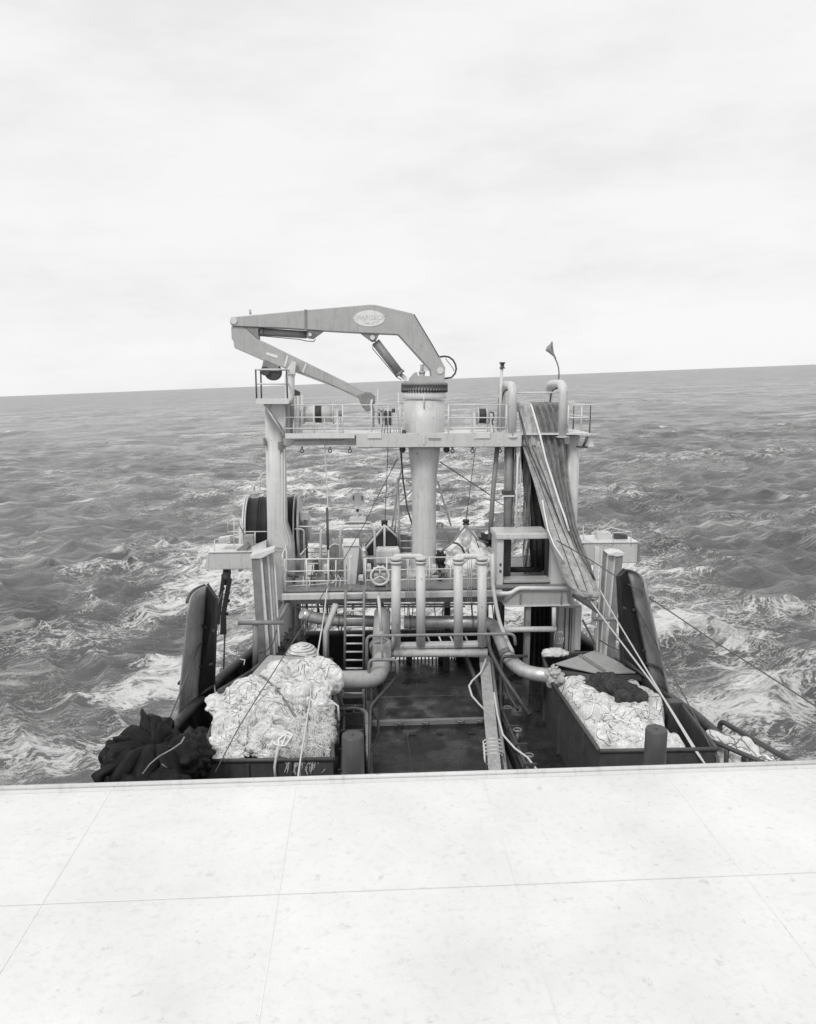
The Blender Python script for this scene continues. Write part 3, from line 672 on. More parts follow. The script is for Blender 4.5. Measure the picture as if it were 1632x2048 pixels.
# cylinders
def ram(a, b, c, wb, wr, Y, name):
    o = mesh(MB().pxt([(*a, Y), (*b, Y)], wb, 18), name, MID, cr_)
    mesh(MB().pxt([(*b, Y), (*c, Y)], wr, 12), 'rod', GALV, o)
    mesh(MB().pxt([(a[0]+(b[0]-a[0])*.93, a[1]+(b[1]-a[1])*.93, Y), (*b, Y)], wb*1.18, 18), 'gland', MID, o)
    mesh(MB().lathe(P(*c, Y-.14), [(.055, 0), (.055, .28)], 12, 'y'), 'eye', WHITE, o)
    return o
r1 = ram((613, 669.5), (520, 663.5), (507, 662), 14.5, 7, YB+.25, 'hydraulic_cylinder')
mesh(MB().pxt([(525, 672, YB+.1), (600, 679, YB+.1), (612, 682, YB+.1), (628, 683, YB+.1), (631, 678, YB+.1)], 1.6, 6), 'oil_line', DARK, r1)
r2 = ram((751, 684), (801, 749), (811, 757), 17.5, 8, YB+.25, 'hydraulic_cylinder')
mesh(MB().pxt([(747, 686, YB+.1), (745, 697, YB+.1), (793, 754, YB+.1), (803, 760, YB+.1)], 1.8, 6), 'oil_line', DARK, r2)
mesh(MB().pxp([(489, 654), (516, 655), (517, 679)], YB+.05, .42), 'bracket', MID, boom)
mesh(MB().pxp([(614, 657), (647, 661), (625, 677), (613, 675)], YB+.05, .42), 'bracket', MID, boom)
mesh(MB().pxp([(719, 664.5), (759, 667), (752, 682), (744, 683)], YB+.05, .42), 'bracket', MID, boom)
mesh(MB().lathe(P(745, 675, YB), [(.07, 0), (.07, .5)], 14, 'y'), 'bracket_pin', WHITE, boom)
mesh(MB().lathe(P(620, 669, YB), [(.05, 0), (.05, .5)], 14, 'y'), 'bracket_pin', WHITE, boom)
# hose loop on the turret
mesh(MB().tube([P(a, b, YB+.2) for a, b in ((876, 712), (880, 714), (888, 712.5), (898, 714), (906, 720), (911, 729), (912.5, 738), (910, 747), (903, 755), (889, 757))], .028, 8), 'hose_loop', DARK, cr_)
mesh(MB().pxt([(891, 717, YB+.3), (905, 735, YB+.3), (908, 742, YB+.3)], 1.4, 6).pxt([(828, 628, YB-.04), (865, 690, YB-.04), (878, 713, YB-.04)], 1.6, 6), 'thin_hose', DARK, cr_)
# winch under jib
hb = thing('boom_winch', 'dark rounded hoist winch slung beneath the folded jib, seen through the basket', 'hoist', P(541, 757, YB))
mesh(MB().lathe(P(545, 744, YB+.05), [(15*U(23), 0), (16.5*U(23), .06), (15*U(23), .1), (15*U(23), .32), (16.5*U(23), .36), (15*U(23), .42)], 30, 'y'), 'winch_drum', DARK, hb)
mesh(MB().pxp([(527, 720), (532, 720), (557, 732), (557, 742), (522, 742)], YB-.01, .5), 'winch_housing', MID, hb)
mesh(MB().lathe(P(530, 742, YB-.05), [(9*U(23), 0), (9*U(23), .3)], 20, 'y'), 'guide_sheave', DARK, hb)

# ------------------------------------------------------------------ draped trawl net over the roller, down towards the camera
dn = thing('draped_trawl_net', 'long grey trawl net hung over the roller and draped down to the right', 'trawl net', P(1165, 1190, 20.6))
def drape(rows, name, mat, folds, amp, bulge, seed=0, thick=.16, n=46):
    """rows: (px_left, px_right, py, Y); a folded sheet that swells into a bag where bulge is large"""
    R = []
    for a, b in zip(rows, rows[1:]):
        m_ = 8
        for i in range(m_): R.append([lerp(a[q], b[q], i/m_) for q in range(len(a))])
    R.append(list(rows[-1])); F, B_ = [], []
    for j, (l, r, py, Y, bg) in enumerate(R):
        for i in range(n+1):
            u = i/n; ed = math.sin(math.pi*u)**.6
            rip = amp*(abs(math.sin(math.pi*(u*folds+seed+.25*math.sin(j*.09+seed))))**.7)*(1-.6*bg)*min(1, ed*1.4)
            p = P(lerp(l, r, u), py, Y); q = p.copy()
            wob = noise.noise(V((u*5+seed, j*.16, seed)))*.07+noise.noise(V((u*17, j*.5, seed)))*.03+noise.noise(V((u*3, j*1.1, seed)))*.025
            p.y -= bulge*bg*ed+.05*ed+rip+wob; q.y += (thick+.2*bg)*ed
            F.append(p); B_.append(q)
    w = n+1; h_ = len(R); o2 = w*h_
    fs = [(j*w+i, j*w+i+1, (j+1)*w+i+1, (j+1)*w+i) for j in range(h_-1) for i in range(n)]
    fs += [tuple(q+o2 for q in f[::-1]) for f in fs]
    ring = list(range(w))+[j*w+n for j in range(1, h_)]+[(h_-1)*w+i for i in range(n-1, -1, -1)]+[j*w for j in range(h_-2, 0, -1)]
    fs += [(ring[i], ring[(i+1) % len(ring)], ring[(i+1) % len(ring)]+o2, ring[i]+o2) for i in range(len(ring))]
    return mesh(MB().add(F+B_, fs, True), name, mat, dn)
drape([(1036, 1066, 822, 23.75, 0), (1035, 1064, 808, 23.5, 0), (1035, 1063, 804, 23.25, 0), (1036, 1064, 812, 23.02, 0), (1040, 1074, 850, 22.85, 0), (1044, 1082, 892, 22.7, .0)], 'net_fold', NETL, 2.4, .10, .1, .2)
drape([(1044, 1084, 889, 22.72, 0), (1055, 1094, 925, 22.6, .1), (1066, 1104, 960, 22.4, .2), (1078, 1117, 1005, 22.1, .35), (1089, 1130, 1050, 21.75, .6), (1100, 1144, 1085, 21.4, .8), (1112, 1160, 1115, 21.1, 1), (1124, 1178, 1145, 20.8, 1), (1136, 1192, 1170, 20.55, 1), (1146, 1199, 1186, 20.45, .9), (1156, 1196, 1194, 20.4, .6), (1170, 1188, 1199, 20.4, .1)], 'net_body', NETG, 2.2, .12, .34, .6)
drape([(1063, 1113, 822, 23.8, 0), (1061, 1112, 808, 23.55, 0), (1060, 1112, 804, 23.3, 0), (1062, 1113, 812, 23.1, 0), (1072, 1122, 850, 22.95, 0), (1081, 1131, 892, 22.85, 0), (1092, 1133, 925, 22.75, 0), (1101, 1137, 960, 22.6, 0), (1114, 1144, 1005, 22.35, 0), (1126, 1152, 1050, 22.0, 0), (1139, 1163, 1085, 21.7, 0), (1152, 1176, 1115, 21.4, .2), (1168, 1184, 1140, 21.1, .2), (1178, 1190, 1158, 21.0, 0)], 'net_fold', NETM, 4.2, .15, .1, 1.3)
mesh(MB().tube([P(*q) for q in ((1061, 808, 23.0), (1064, 815, 22.75), (1080, 870, 22.45), (1092, 920, 22.25), (1108, 970, 22.0), (1119, 1005, 21.8), (1130, 1035, 21.6), (1138, 1062, 21.4))], .032, 8), 'white_rope', FLOAT, dn)
mesh(MB().tube([P(*q) for q in ((1085, 1000, 21.8), (1088, 1020, 21.7), (1096, 1060, 21.3), (1108, 1090, 21.0), (1127, 1120, 20.6))], .022, 8), 'white_rope', FLOAT, dn)
k = MB()
for px, pw, py, Y in ((1149, 24, 1128, 20.85),):
    c = P(px, py, Y); 
    k.tube([c+V((math.cos(t)*pw*U(Y)*1.02, math.sin(t)*.24, math.sin(t)*.1-math.cos(t)*.14)) for t in [i*.33 for i in range(20)]], .018, 6)
k.tube([P(*q) for q in ((1038, 822, 22.7), (1052, 885, 22.45), (1074, 935, 22.2), (1098, 990, 21.8), (1118, 1040, 21.4))], .02, 6)
k.tube([P(*q) for q in ((1042, 832, 22.6), (1060, 900, 22.2), (1084, 965, 21.9), (1108, 1015, 21.5))], .012, 6)
mesh(k, 'lacing_rope', DARK, dn)
# dark net curtain behind
hn = thing('hanging_dark_net', 'dark net hanging straight down behind the lighter draped net', 'net curtain', P(1080, 1370, 23.6))
k = MB(); nx, nz_ = 26, 60; vs = []
for s_ in (0, 1):
    for j in range(nz_+1):
        py = lerp(890, 1385, j/nz_); l = lerp(1041, 1060, min(1, j/20)) if j < 40 else lerp(1060, 1066, (j-40)/20); r = 1118 if py < 1165 else 1106
        if py > 1165: l = 1062
        for i in range(nx+1):
            px = lerp(l, r, i/nx); q = P(px, py, 23.6)
            q.y += .13*math.sin(i*1.15+.8*math.sin(j*.13))+.05*noise.noise(V((i*.7, j*.25, 0)))+s_*.12
            vs.append(q)
w_ = nx+1; o2 = w_*(nz_+1)
fs = [(j*w_+i, j*w_+i+1, (j+1)*w_+i+1, (j+1)*w_+i) for j in range(nz_) for i in range(nx)]
fs += [tuple(q+o2 for q in f[::-1]) for f in fs]
k.add(vs, fs, True); mesh(k, 'net_folds', NETD, hn)
k = MB()
for i in range(9):
    px = 1047+i*1.6; k.tube([P(px+1.3*math.sin(j*.9+i), lerp(895, 1160, j/24), 23.3) for j in range(25)], .014, 5)
mesh(k, 'mesh_edge', NETM, hn)
# cable bundle and slanting pole
cb = thing('cable_riser', 'upright bundle of grey cables and pipes strapped left of the hanging nets', 'cable bundle', P(1022, 1070, 22.9))
for a, b, w, mt in ((1018, 1016, 16, MID), (1027.5, 1022, 4, DARK), (1031.5, 1026, 3, MID), (1036, 1031.5, 4.5, WHITE), (1010, 1008, 3, MID), (1041, 1040, 3, FLOAT)):
    mesh(MB().pxt([(a, 894, 22.9 if w != 4.5 else 22.7), ((a+b)/2, 985, 22.9 if w != 4.5 else 22.7), (b, 1070, 22.9 if w != 4.5 else 22.7)], w, 10), 'cable', mt, cb)
mesh(MB().pxb(1007, 1029, 982, 990, 22.72, .35), 'strap', DARK, cb)
mesh(MB().pxb(1007, 1029, 990.5, 993.5, 22.73, .33), 'strap', FLOAT, cb)
one(MB().pxt([(994.5, 893, 23.0), (986, 985, 23.0), (980, 1078, 23.0)], 9.5, 12), 'leaning_pole', MID, 'thick grey pole leaning beneath the gantry beam, left of the cable bundle', 'pole')
# ------------------------------------------------------------------ gear on and around the raised platform
# large net drum behind the left leg
YD = 24.6
c = P(547, 1056, YD)
nd = thing('net_drum', 'huge reel of black rope behind the left gantry leg', 'net drum', V((c.x, YD, ZP)))
r = 66*U(YD); xa, xb = P(493, 1050, YD).x-c.x, P(598, 1050, YD).x-c.x
mesh(MB().lathe(c, [(r*.93, xa+.12), (r*.93, xb-.1)], 48, 'x'), 'drum_core', BLACK, nd)
for i, q in enumerate((xa, xb)):
    s_ = 1 if i else -1
    mesh(MB().lathe(c, [(r*.99, q), (r, q+.02), (r, q+.05), (r*.97, q+.06)], 48, 'x').lathe(c, [(r*1.0, q-s_*.12), (r*1.0, q-s_*.08)], 48, 'x'), 'flange', PALE, nd)
k = MB(); q = xa+.16; j = 0
while q < xb-.16:
    w = random.uniform(.035, .06); rr = r*(.93+.02*random.random()) - (.03 if q < xa+.4 else 0)
    k.lathe(c, [(rr-.02, q), (rr+.02, q+w*.3), (rr+.02, q+w*.7), (rr-.02, q+w)], 44, 'x'); q += w*1.05
ob = mesh(k, 'wound_rope', BLACK, nd); ob['kind'] = 'stuff'
for x in (xa-.16, xb+.12):
    mesh(MB().prism([(c.x+x-.05, YD-.7, ZP+.003), (c.x+x-.05, YD+.7, ZP+.003), (c.x+x-.05, YD+.18, c.z+.2), (c.x+x-.05, YD-.18, c.z+.2)], (.09, 0, 0)), 'bearing_frame', PALE, nd)
mesh(MB().lathe(c, [(.42, xb+.17), (.42, xb+.34), (.2, xb+.4)], 24, 'x').pxb(601, 616, 1026, 1040, 24.0, .5), 'drive_motor', PALE, nd, )
k = MB()
for i in range(5): k.pxt([(601+i*3, 1041, 24.0), (602+i*3, 1070+i*4, 24.0), (600+i*2, 1105, 24.0)], 1.8, 6)
mesh(k, 'motor_hose', MID, nd)
mesh(MB().pxb(611, 615, 1040, 1118, 24.1, .1), 'motor_guard', DARK, nd)
mesh(MB().pxt([(494, 981, YD), (531, 981, YD)], 2.2, 6).pxt([(508, 980, YD), (509, 970, YD), (527, 945, YD)], 3, 6).pxt([(520, 980, YD), (521, 962, YD), (527, 960, YD)], 2, 6).pxb(502, 509, 965, 980, YD, .2), 'guide_arm', WHITE, nd)

# sponson boxes carrying the door blocks
def sponson(px0, px1, py0, py1, Y, d, lab, edge):
    c0 = P((px0+px1)/2, py1, Y)
    o = thing('sponson_box', lab, 'steel box', c0, 'side boxes outboard of the gantry legs')
    mesh(MB().pxb(px0, px1, py0, py1, Y, d), 'box_shell', PALE, o, .03)
    mesh(MB().pxb(px0-1.5, px1+1.5, py0-1.2, py0-.1, Y-.04, d+.08), 'top_plate', WHITE, o)
    if edge < 0: mesh(MB().pxp([(px0-.3, py0+2), (px0-.3, py1), (px0-11, py1)], Y+.1, .06), 'end_fin', PALE, o)
    else: mesh(MB().pxb(px1+.2, px1+4, py0+1, py1-4, Y-.05, d*.7), 'end_fin', MID, o)
    return o
so = sponson(417, 532, 1105, 1139, 22.5, 1.1, 'pale steel box outboard of the left gantry leg, black chain block beneath', -1)
k = MB()
for pts in ([(455, 1064, 22.6), (456, 1043, 22.6), (478, 1036, 22.6), (492, 1063, 22.6)], [(430, 1080, 22.6), (492, 1064, 22.6)], [(468, 1039, 22.8), (468, 1102, 22.8)], [(429, 1080, 22.7), (429, 1103, 22.7)], [(455, 1064, 22.7), (534, 1063, 22.7)], [(510, 1064, 22.7), (510, 1088, 22.7)]): k.pxt(pts, 2.1, 6)
mesh(k, 'guard_rail', WHITE, so)
mesh(MB().pxp([(436, 1078), (459, 1075), (461, 1086), (438, 1088)], 22.7, .4), 'winch_cover', PALE, so)
mesh(MB().pxp([(470, 1103), (492, 1087), (498, 1092), (490, 1103)], 22.6, .3).pxt([(475, 1042, 22.6), (489, 1070, 22.6)], 3, 6), 'bracket', MID, so)
mesh(MB().pxp([(488, 1073), (505, 1073), (507, 1096), (488, 1098)], 22.9, .4), 'grey_housing', PIPE, so)
so = sponson(1166, 1276, 1086, 1127, 22.5, 1.1, 'pale steel box outboard of the right gantry leg, behind the foot of the draped net', 1)
k = MB()
for pts in ([(1226, 1092, 22.5), (1226, 1066, 22.5), (1262, 1063, 22.5), (1262, 1091, 22.5)], [(1168, 1080, 22.5), (1224, 1093, 22.5)], [(1196, 1062, 22.9), (1196, 1084, 22.9)], [(1196, 1064, 22.9), (1222, 1055, 22.9), (1262, 1064, 22.9)], [(1166, 1052, 22.9), (1168, 1085, 22.9)]): k.pxt(pts, 2.1, 6)
mesh(k, 'guard_rail', WHITE, so)
mesh(MB().pxb(1197, 1222, 1066, 1085, 22.9, .4), 'winch_cover', PALE, so)
mesh(MB().pxp([(1232, 1067), (1256, 1071), (1254, 1082), (1230, 1079)], 22.9, .3), 'bracket', DARK, so)

# hanging blocks and chains for the doors
def chain(mb, a, b, r=.035, ln_=.13, th=.014):
    a, b = V(a), V(b); n = max(2, int((b-a).length/(ln_*.78))); d = (b-a).normalized()
    s1 = d.cross(V((0, 1, 0))).normalized(); s2 = d.cross(s1)
    for i in range(n):
        c = a.lerp(b, (i+.5)/n); s = s1 if i % 2 else s2
        pts = []
        for j in range(13):
            t = 2*math.pi*j/12; pts.append(c+d*(math.cos(t)*ln_*.5)+s*(math.sin(t)*r))
        mb.tube(pts, th, 5, False)
db = thing('door_block', 'black hanging hoist block with long side plates below the left steel box', 'hoist block', P(452, 1270, 21.9))
mesh(MB().pxb(446, 459, 1139, 1152, 22.6, .3).pxt([(452, 1150, 22.4), (452, 1166, 22.2)], 19, 12), 'swivel', BLACK, db)
mesh(MB().pxp([(443, 1155), (449, 1158), (438, 1250), (430, 1250), (433, 1225)], 21.9, .12), 'side_plate', BLACK, db)
mesh(MB().pxp([(455, 1156), (463, 1160), (451, 1228), (452, 1270), (440, 1269), (442, 1226)], 21.9, .12), 'side_plate', BLACK, db)
mesh(MB().pxt([(446, 1172, 22.0), (440, 1222, 22.0)], 4.5, 8), 'chrome_rod', GALV, db)
k = MB(); [k.pxb(a, a+6, c_, c_+5, 21.95, .1) for a, c_ in ((457, 1158), (453, 1200), (450, 1226))]; mesh(k, 'cheek_bolt', BLACK, db)
dc = thing('door_chain', 'steel chain and turnbuckle hanging inside the left trawl door', 'chain', P(428, 1345, 21.0))
k = MB(); chain(k, P(435, 1250, 21.6), P(427, 1294, 21.3), .045, .17, .02); mesh(k, 'chain_links', GALV, dc)
mesh(MB().pxt([(427, 1294, 21.3), (423, 1345, 21.0)], 8, 8).pxt([(422, 1300, 21.2), (421, 1340, 21.2)], 3, 8), 'turnbuckle', BLACK, dc)
mesh(MB().tube([P(423, 1345, 21.0), P(428, 1368, 20), P(436, 1420, 17.9)], .02, 6), 'rope_tail', ROPE, dc)
one(MB().pxt([(449.5, 1270, 22.0), (447, 1345, 21.6)], 3.6, 8), 'hanging_bar', DARK, 'thin black bar hanging straight down from the left hoist block to the bulwark', 'bar')

# trawl doors
def door(top, botm, ztop, zbot, lab, blk, cy2):
    A = [Q(a, b, ztop) for a, b in top]; Bm = [Q(a, b, zbot) for a, b in botm]
    o = thing('trawl_door', lab, 'trawl door', sum(Bm, V())/len(Bm), 'trawl doors hung outboard of the bulwarks')
    def curve(pts, n=10):            # quadratic through three points
        a, b, c = pts; out = []
        for i in range(n+1):
            t = i/n; l0 = 2*(t-.5)*(t-1); l1 = -4*t*(t-1); l2 = 2*t*(t-.5); out.append(a*l0+b*l1+c*l2)
        return out
    ca, cb_ = curve(A), curve(Bm); n = len(ca); th = (ca[-1]-ca[0]).cross(V((0, 0, 1))).normalized()*.05
    m_ = 12; vs = []
    for s_ in (0, 1):
        for j in range(m_+1):
            for i in range(n): vs.append(ca[i].lerp(cb_[i], j/m_)+th*s_)
    w = n; o2 = w*(m_+1)
    fs = [(j*w+i, j*w+i+1, (j+1)*w+i+1, (j+1)*w+i) for j in range(m_) for i in range(w-1)]
    fs += [tuple(q+o2 for q in f[::-1]) for f in fs]
    ring = [i for i in range(w)]+[j*w+w-1 for j in range(1, m_+1)]+[m_*w+i for i in range(w-2, -1, -1)]+[j*w for j in range(m_-1, 0, -1)]
    fs += [(ring[i], ring[(i+1) % len(ring)], ring[(i+1) % len(ring)]+o2, ring[i]+o2) for i in range(len(ring))]
    mesh(MB().add(vs, fs, True), 'curved_plate', DOORM, o)
    for t in (0, cy2):
        mesh(MB().tube([a.lerp(b, t)-th*.6+V((0, 0, .01)) for a, b in zip(ca, cb_)], .035 if t == 0 else .04, 8), 'rim', DARK, o)
    k = MB(); e, e2 = blk
    q = [ca[-1], e, V((e.x, e.y+.35, e.z-.1)), ca[-1]+V((0, .3, 0))]; z = [cb_[-1], e2, V((e2.x, e2.y+.35, e2.z)), cb_[-1]+V((0, .3, 0))]
    k.add(q+z, [(0, 1, 2, 3), (7, 6, 5, 4), (0, 4, 5, 1), (1, 5, 6, 2), (2, 6, 7, 3), (3, 7, 4, 0)])
    mesh(k, 'shoe_frame', BLACK, o)
    k = MB()
    for t in (.3, .62, .85):
        a = ca[-1].lerp(cb_[-1], t); b = e.lerp(e2, t); k.tube([a+V((0, -.06, 0)), b+V((0, -.08, 0))], .05, 8)
    mesh(k, 'cross_stay', DARK, o)
    return o
DOORM = paint('scoured_door_steel', .36, .2, .5, stain=.55, spots=.5, dark=.55, sc=2.5)
zt_ = 8.8
door([(376, 1206), (387, 1184), (412, 1171)], [(352, 1445), (368, 1440), (392, 1428)], zt_, 5.3, 'curved steel trawl door standing outboard of the left bulwark', (Q(431, 1196, 8.6), Q(425, 1400, 5.5)), .66)
rd = door([(1288, 1172), (1279, 1150), (1254, 1141)], [(1345, 1425), (1334, 1408), (1308, 1398)], zt_+.3, 5.5, 'curved steel trawl door standing outboard of the right bulwark', (Q(1241, 1152, 9.0), Q(1250, 1345, 5.9)), .72)
dc = thing('door_chain', 'chain hanging in the dark hollow of the right trawl door', 'chain', P(1262, 1330, 20.0))
k = MB(); chain(k, P(1250, 1226, 20.9), P(1256, 1300, 20.6), .045, .17, .02); chain(k, P(1262, 1302, 20.4), P(1270, 1340, 19.8), .035, .14, .016); mesh(k, 'chain_links', MID, dc)

# tall H-beam guide posts, bright web inboard
def guide(face, side, Y0, lab, cap):
    o = thing('guide_post', lab, 'steel post', P(face[2][0], face[2][1], Y0), 'leaning H-beam guide posts')
    mesh(MB().pxp(face, Y0, .35), 'outer_flange', MID, o)
    for i, (q, mt, dy) in enumerate(side): mesh(MB().pxp(q, Y0+.06+dy, .08), 'web_plate', mt, o)
    mesh(MB().pxp(cap, Y0-.05, .5), 'cap_plate', WHITE, o)
    return o
guide([(503, 1117), (518.5, 1117), (532, 1322), (517, 1330)],
      [([(519, 1118), (524, 1117), (540, 1318), (533, 1322)], FLOAT, .0), ([(524.5, 1117), (533, 1113), (546, 1312), (540.5, 1318)], MID, .08), ([(533.5, 1113), (537, 1110), (551, 1310), (546.5, 1312)], FLOAT, .14), ([(537.5, 1110), (544, 1104), (556, 1308), (551.5, 1310)], PIPE, .2), ([(546, 1104), (549, 1102), (561, 1306), (557, 1308)], FLOAT, .26)],
      20.9, 'leaning grey H-beam post with white inner side, in front of the left gantry leg', [(500, 1112), (519, 1106), (548, 1098), (549, 1103), (520, 1117), (502, 1117)])
guide([(1233, 1112), (1246, 1110), (1236, 1220), (1228, 1335), (1213, 1328)],
      [([(1230, 1113), (1232.7, 1112), (1212.7, 1328), (1208, 1325)], FLOAT, .0), ([(1218, 1112), (1229.7, 1113), (1209, 1322), (1203, 1320)], PIPE, .08), ([(1215, 1110), (1217.7, 1112), (1202.7, 1318), (1200, 1316)], FLOAT, .14), ([(1207, 1100), (1214.7, 1108), (1199.7, 1312), (1196, 1310)], MID, .2), ([(1203, 1098), (1206.7, 1100), (1196, 1306), (1193, 1306)], FLOAT, .26), ([(1190, 1095), (1199, 1095), (1192, 1250), (1184, 1250)], WHITE, .34)],
      20.9, 'leaning grey H-beam post with white inner side, right of the draped net', [(1217, 1108), (1232, 1104), (1249, 1106), (1246, 1111), (1233, 1113)])
lr = thing('side_ladder', 'short white ladder standing behind the right H-beam post', 'ladder', P(1197, 1305, 21.8))
k = MB().pxt([(1191, 1255, 21.6), (1189, 1303, 21.6)], 5, 8); mesh(k, 'stile', WHITE, lr)
k = MB(); [k.pxt([(1191, y, 21.7), (1206, y, 21.7)], 2.4, 6) for y in (1267, 1299)]; mesh(k, 'rung', WHITE, lr)
# T posts at the bulwarks
for a, b, y, px, pb, lab in ((476, 568, 1245, 510.5, 1345, 'grey T-shaped tube post beside the left bulwark'), (1186, 1280, 1238, 1243, 1332, 'grey T-shaped tube post beside the right trawl door')):
    o = thing('tube_post', lab, 'tube post', P(px, pb, 20.3), 'T-shaped posts at the bulwarks')
    mesh(MB().pxt([(a, y+(.5 if a < 600 else 0), 20.3), (b, y, 20.3)], 9.5, 14), 'crossbar', MID, o)
    mesh(MB().pxt([(px, y+5, 20.35), (px, pb, 20.35)], 11, 14), 'post', MID, o)
# diagonal tubes between leg and H-beam
for lab, sets in (('two thick diagonal tubes bracing the left gantry leg foot', (((560, 1203), (541, 1236), 12), ((578, 1203), (556, 1243), 9))), ('two thick diagonal tubes below the foot of the draped net', (((1146, 1188), (1212, 1232), 12), ((1170, 1192), (1218, 1226), 10)))):
    o = thing('brace_pair', lab, 'braces', P(*sets[0][1], 21.5), 'diagonal bracing tubes at the gantry feet')
    for a, b, w in sets: mesh(MB().pxt([(*a, 21.6), (*b, 21.2)], w, 12), 'tube', MID, o)
rp = thing('post_housing', 'square pale housing with dark seams under the right end of the platform', 'housing', P(1140, 1305, 22))
mesh(MB().pxb(1116, 1162, 1212, 1305, 22.0, .5), 'shell', PIPE, rp, .02)
for a, w in ((1128, 2.5), (1137, 3), (1142, 1.5)): mesh(MB().pxb(a, a+w, 1216, 1303, 21.985, .01), 'seam', DARK, rp)
mesh(MB().pxb(1150, 1162, 1216, 1300, 21.93, .06), 'bright_edge', PALE, rp)
k = MB(); [k.tube([P(1114+5*math.cos(t)+i*4, 1275+13*math.sin(t), 21.7) for t in [q*.5 for q in range(13)]], .014, 5) for i in range(3)]; mesh(k, 'coiled_line', ROPE, rp)

# square frame with dark opening
sf = thing('square_frame', 'pale square steel frame with a dark opening, left of the draped net', 'frame', P(1050, 1170, 21.9))
mesh(MB().pxb(994, 1007, 1079, 1171, 21.85, 1.0), 'side_post', PALE, sf, .02)
mesh(MB().pxb(993, 1101, 1067, 1078.5, 21.75, 1.1), 'top_beam', PALE, sf, .03)
mesh(MB().pxb(1102, 1163, 1079, 1172, 21.85, .25), 'side_plate', PALE, sf)
mesh(MB().pxb(1007.3, 1101.7, 1160, 1166, 21.85, .5), 'sill', PIPE, sf, .02)
mesh(MB().pxt([(1018, 1139, 22.9), (1082, 1139, 22.9)], 12, 12), 'roller', BLACK, sf)
mesh(MB().pxb(1008, 1022, 1080, 1157, 22.6, .1), 'guide', DARK, sf)
mesh(MB().pxb(1094, 1101, 1080, 1157, 22.6, .3), 'guide', DARK, sf)
k = MB(); [k.pxb(999, 1003, y, y+5, 21.83, .015) for y in (1127, 1140)]; mesh(k, 'slot', DARK, sf)
mesh(MB().pxt([(1099, 1075, 21.6), (1106, 1085, 21.5), (1118, 1108, 21.2), (1128, 1120, 21)], 2.6, 6), 'lacing_line', FLOAT, sf)

# control cabinet
cbn = thing('control_cabinet', 'tall pale control cabinet with white sloping top behind the railing', 'cabinet', P(704, 1172, 22.2))
mesh(MB().pxp([(686, 1093), (719, 1093), (712, 1170), (688, 1172)], 22.2, .5), 'cabinet_body', PALE, cbn, .02)
mesh(MB().pxp([(686, 1084), (718, 1084), (718.5, 1092.5), (686, 1092.5)], 22.15, .55), 'sloping_top', FLOAT, cbn, .01)
mesh(MB().pxb(698, 704, 1110, 1116, 22.18, .015), 'white_tag', FLOAT, cbn)
mesh(MB().pxb(692, 694.5, 1131, 1183, 21.9, .04), 'conduit', MID, cbn)
# grey machine humps behind
for px, py, rx_, rz_, lab in ((705, 1108, 20, 32, 'rounded grey machine cover behind the control cabinet'), (672, 1102, 12, 22, 'rounded grey machine cover just left of the tube arch')):
    c = P(px, 1145, 23.7); o = thing('machine_cover', lab, 'machine cover', V((c.x, 23.7, ZP)), 'rounded covers behind the railing')
    t = P(px, py-rz_*.8, 23.7).z; R_ = rx_*U(23.7)
    k = MB(); prof = [(-R_, ZP+.003)]+[(R_*math.cos(math.pi-a), t-R_+R_*math.sin(a)) for a in [math.pi*i/12 for i in range(13)]]+[(R_, ZP+.003)]
    k.prism([(c.x+x, 23.4, z) for x, z in prof], (0, .7, 0)); mesh(k, 'shell', MID, o, .02)
    mesh(MB().tube([V((c.x+x*1.02, 23.4, z)) for x, z in prof], .025, 6), 'edge_band', PALE, o)
# tube arch with lamp, A-frame, etc.
ta = thing('tube_arch', 'white inverted U tube frame standing over the control cabinet', 'tube frame', P(715, 1165, 22.8))
mesh(MB().pxt([(680, 1163, 22.8), (681, 1053, 22.8), (749, 1053, 22.8), (750, 1150, 22.8)], 5, 12, .2), 'arch', PALE, ta)
mesh(MB().pxt([(680, 1060, 22.8), (690, 1044, 23.3), (742, 1044, 23.3), (752, 1058, 23.0)], 2.6, 8, .15), 'rear_tube', WHITE, ta)
mesh(MB().pxt([(640, 1165, 23.2), (642, 1062, 23.2), (648, 1050, 23.4)], 5.5, 12, .2), 'post', PALE, ta)
for pts in ([(598, 1053, 23.2), (646, 1053, 23.2)], [(614, 1095, 23.2), (662, 1095, 23.2)], [(600, 1110, 22.6), (612, 1097, 22.8)], [(608, 1163, 22.4), (611, 1117, 22.4), (637, 1117, 22.4)], [(610, 1127, 22.4), (637, 1127, 22.4)], [(610, 1156, 22.4), (637, 1156, 22.4)], [(590, 1058, 23.4), (608, 1058, 23.4), (608, 1110, 23.4)], [(655, 1163, 22.5), (656, 1120, 22.5)], [(577, 1173, 22), (645, 1168, 22), (671, 1165, 22), (672, 1120, 22)], [(728, 1163, 22.2), (728, 1118, 22.2)]): mesh(MB().pxt(pts, 3, 6, .12), 'small_tube', PALE, ta)

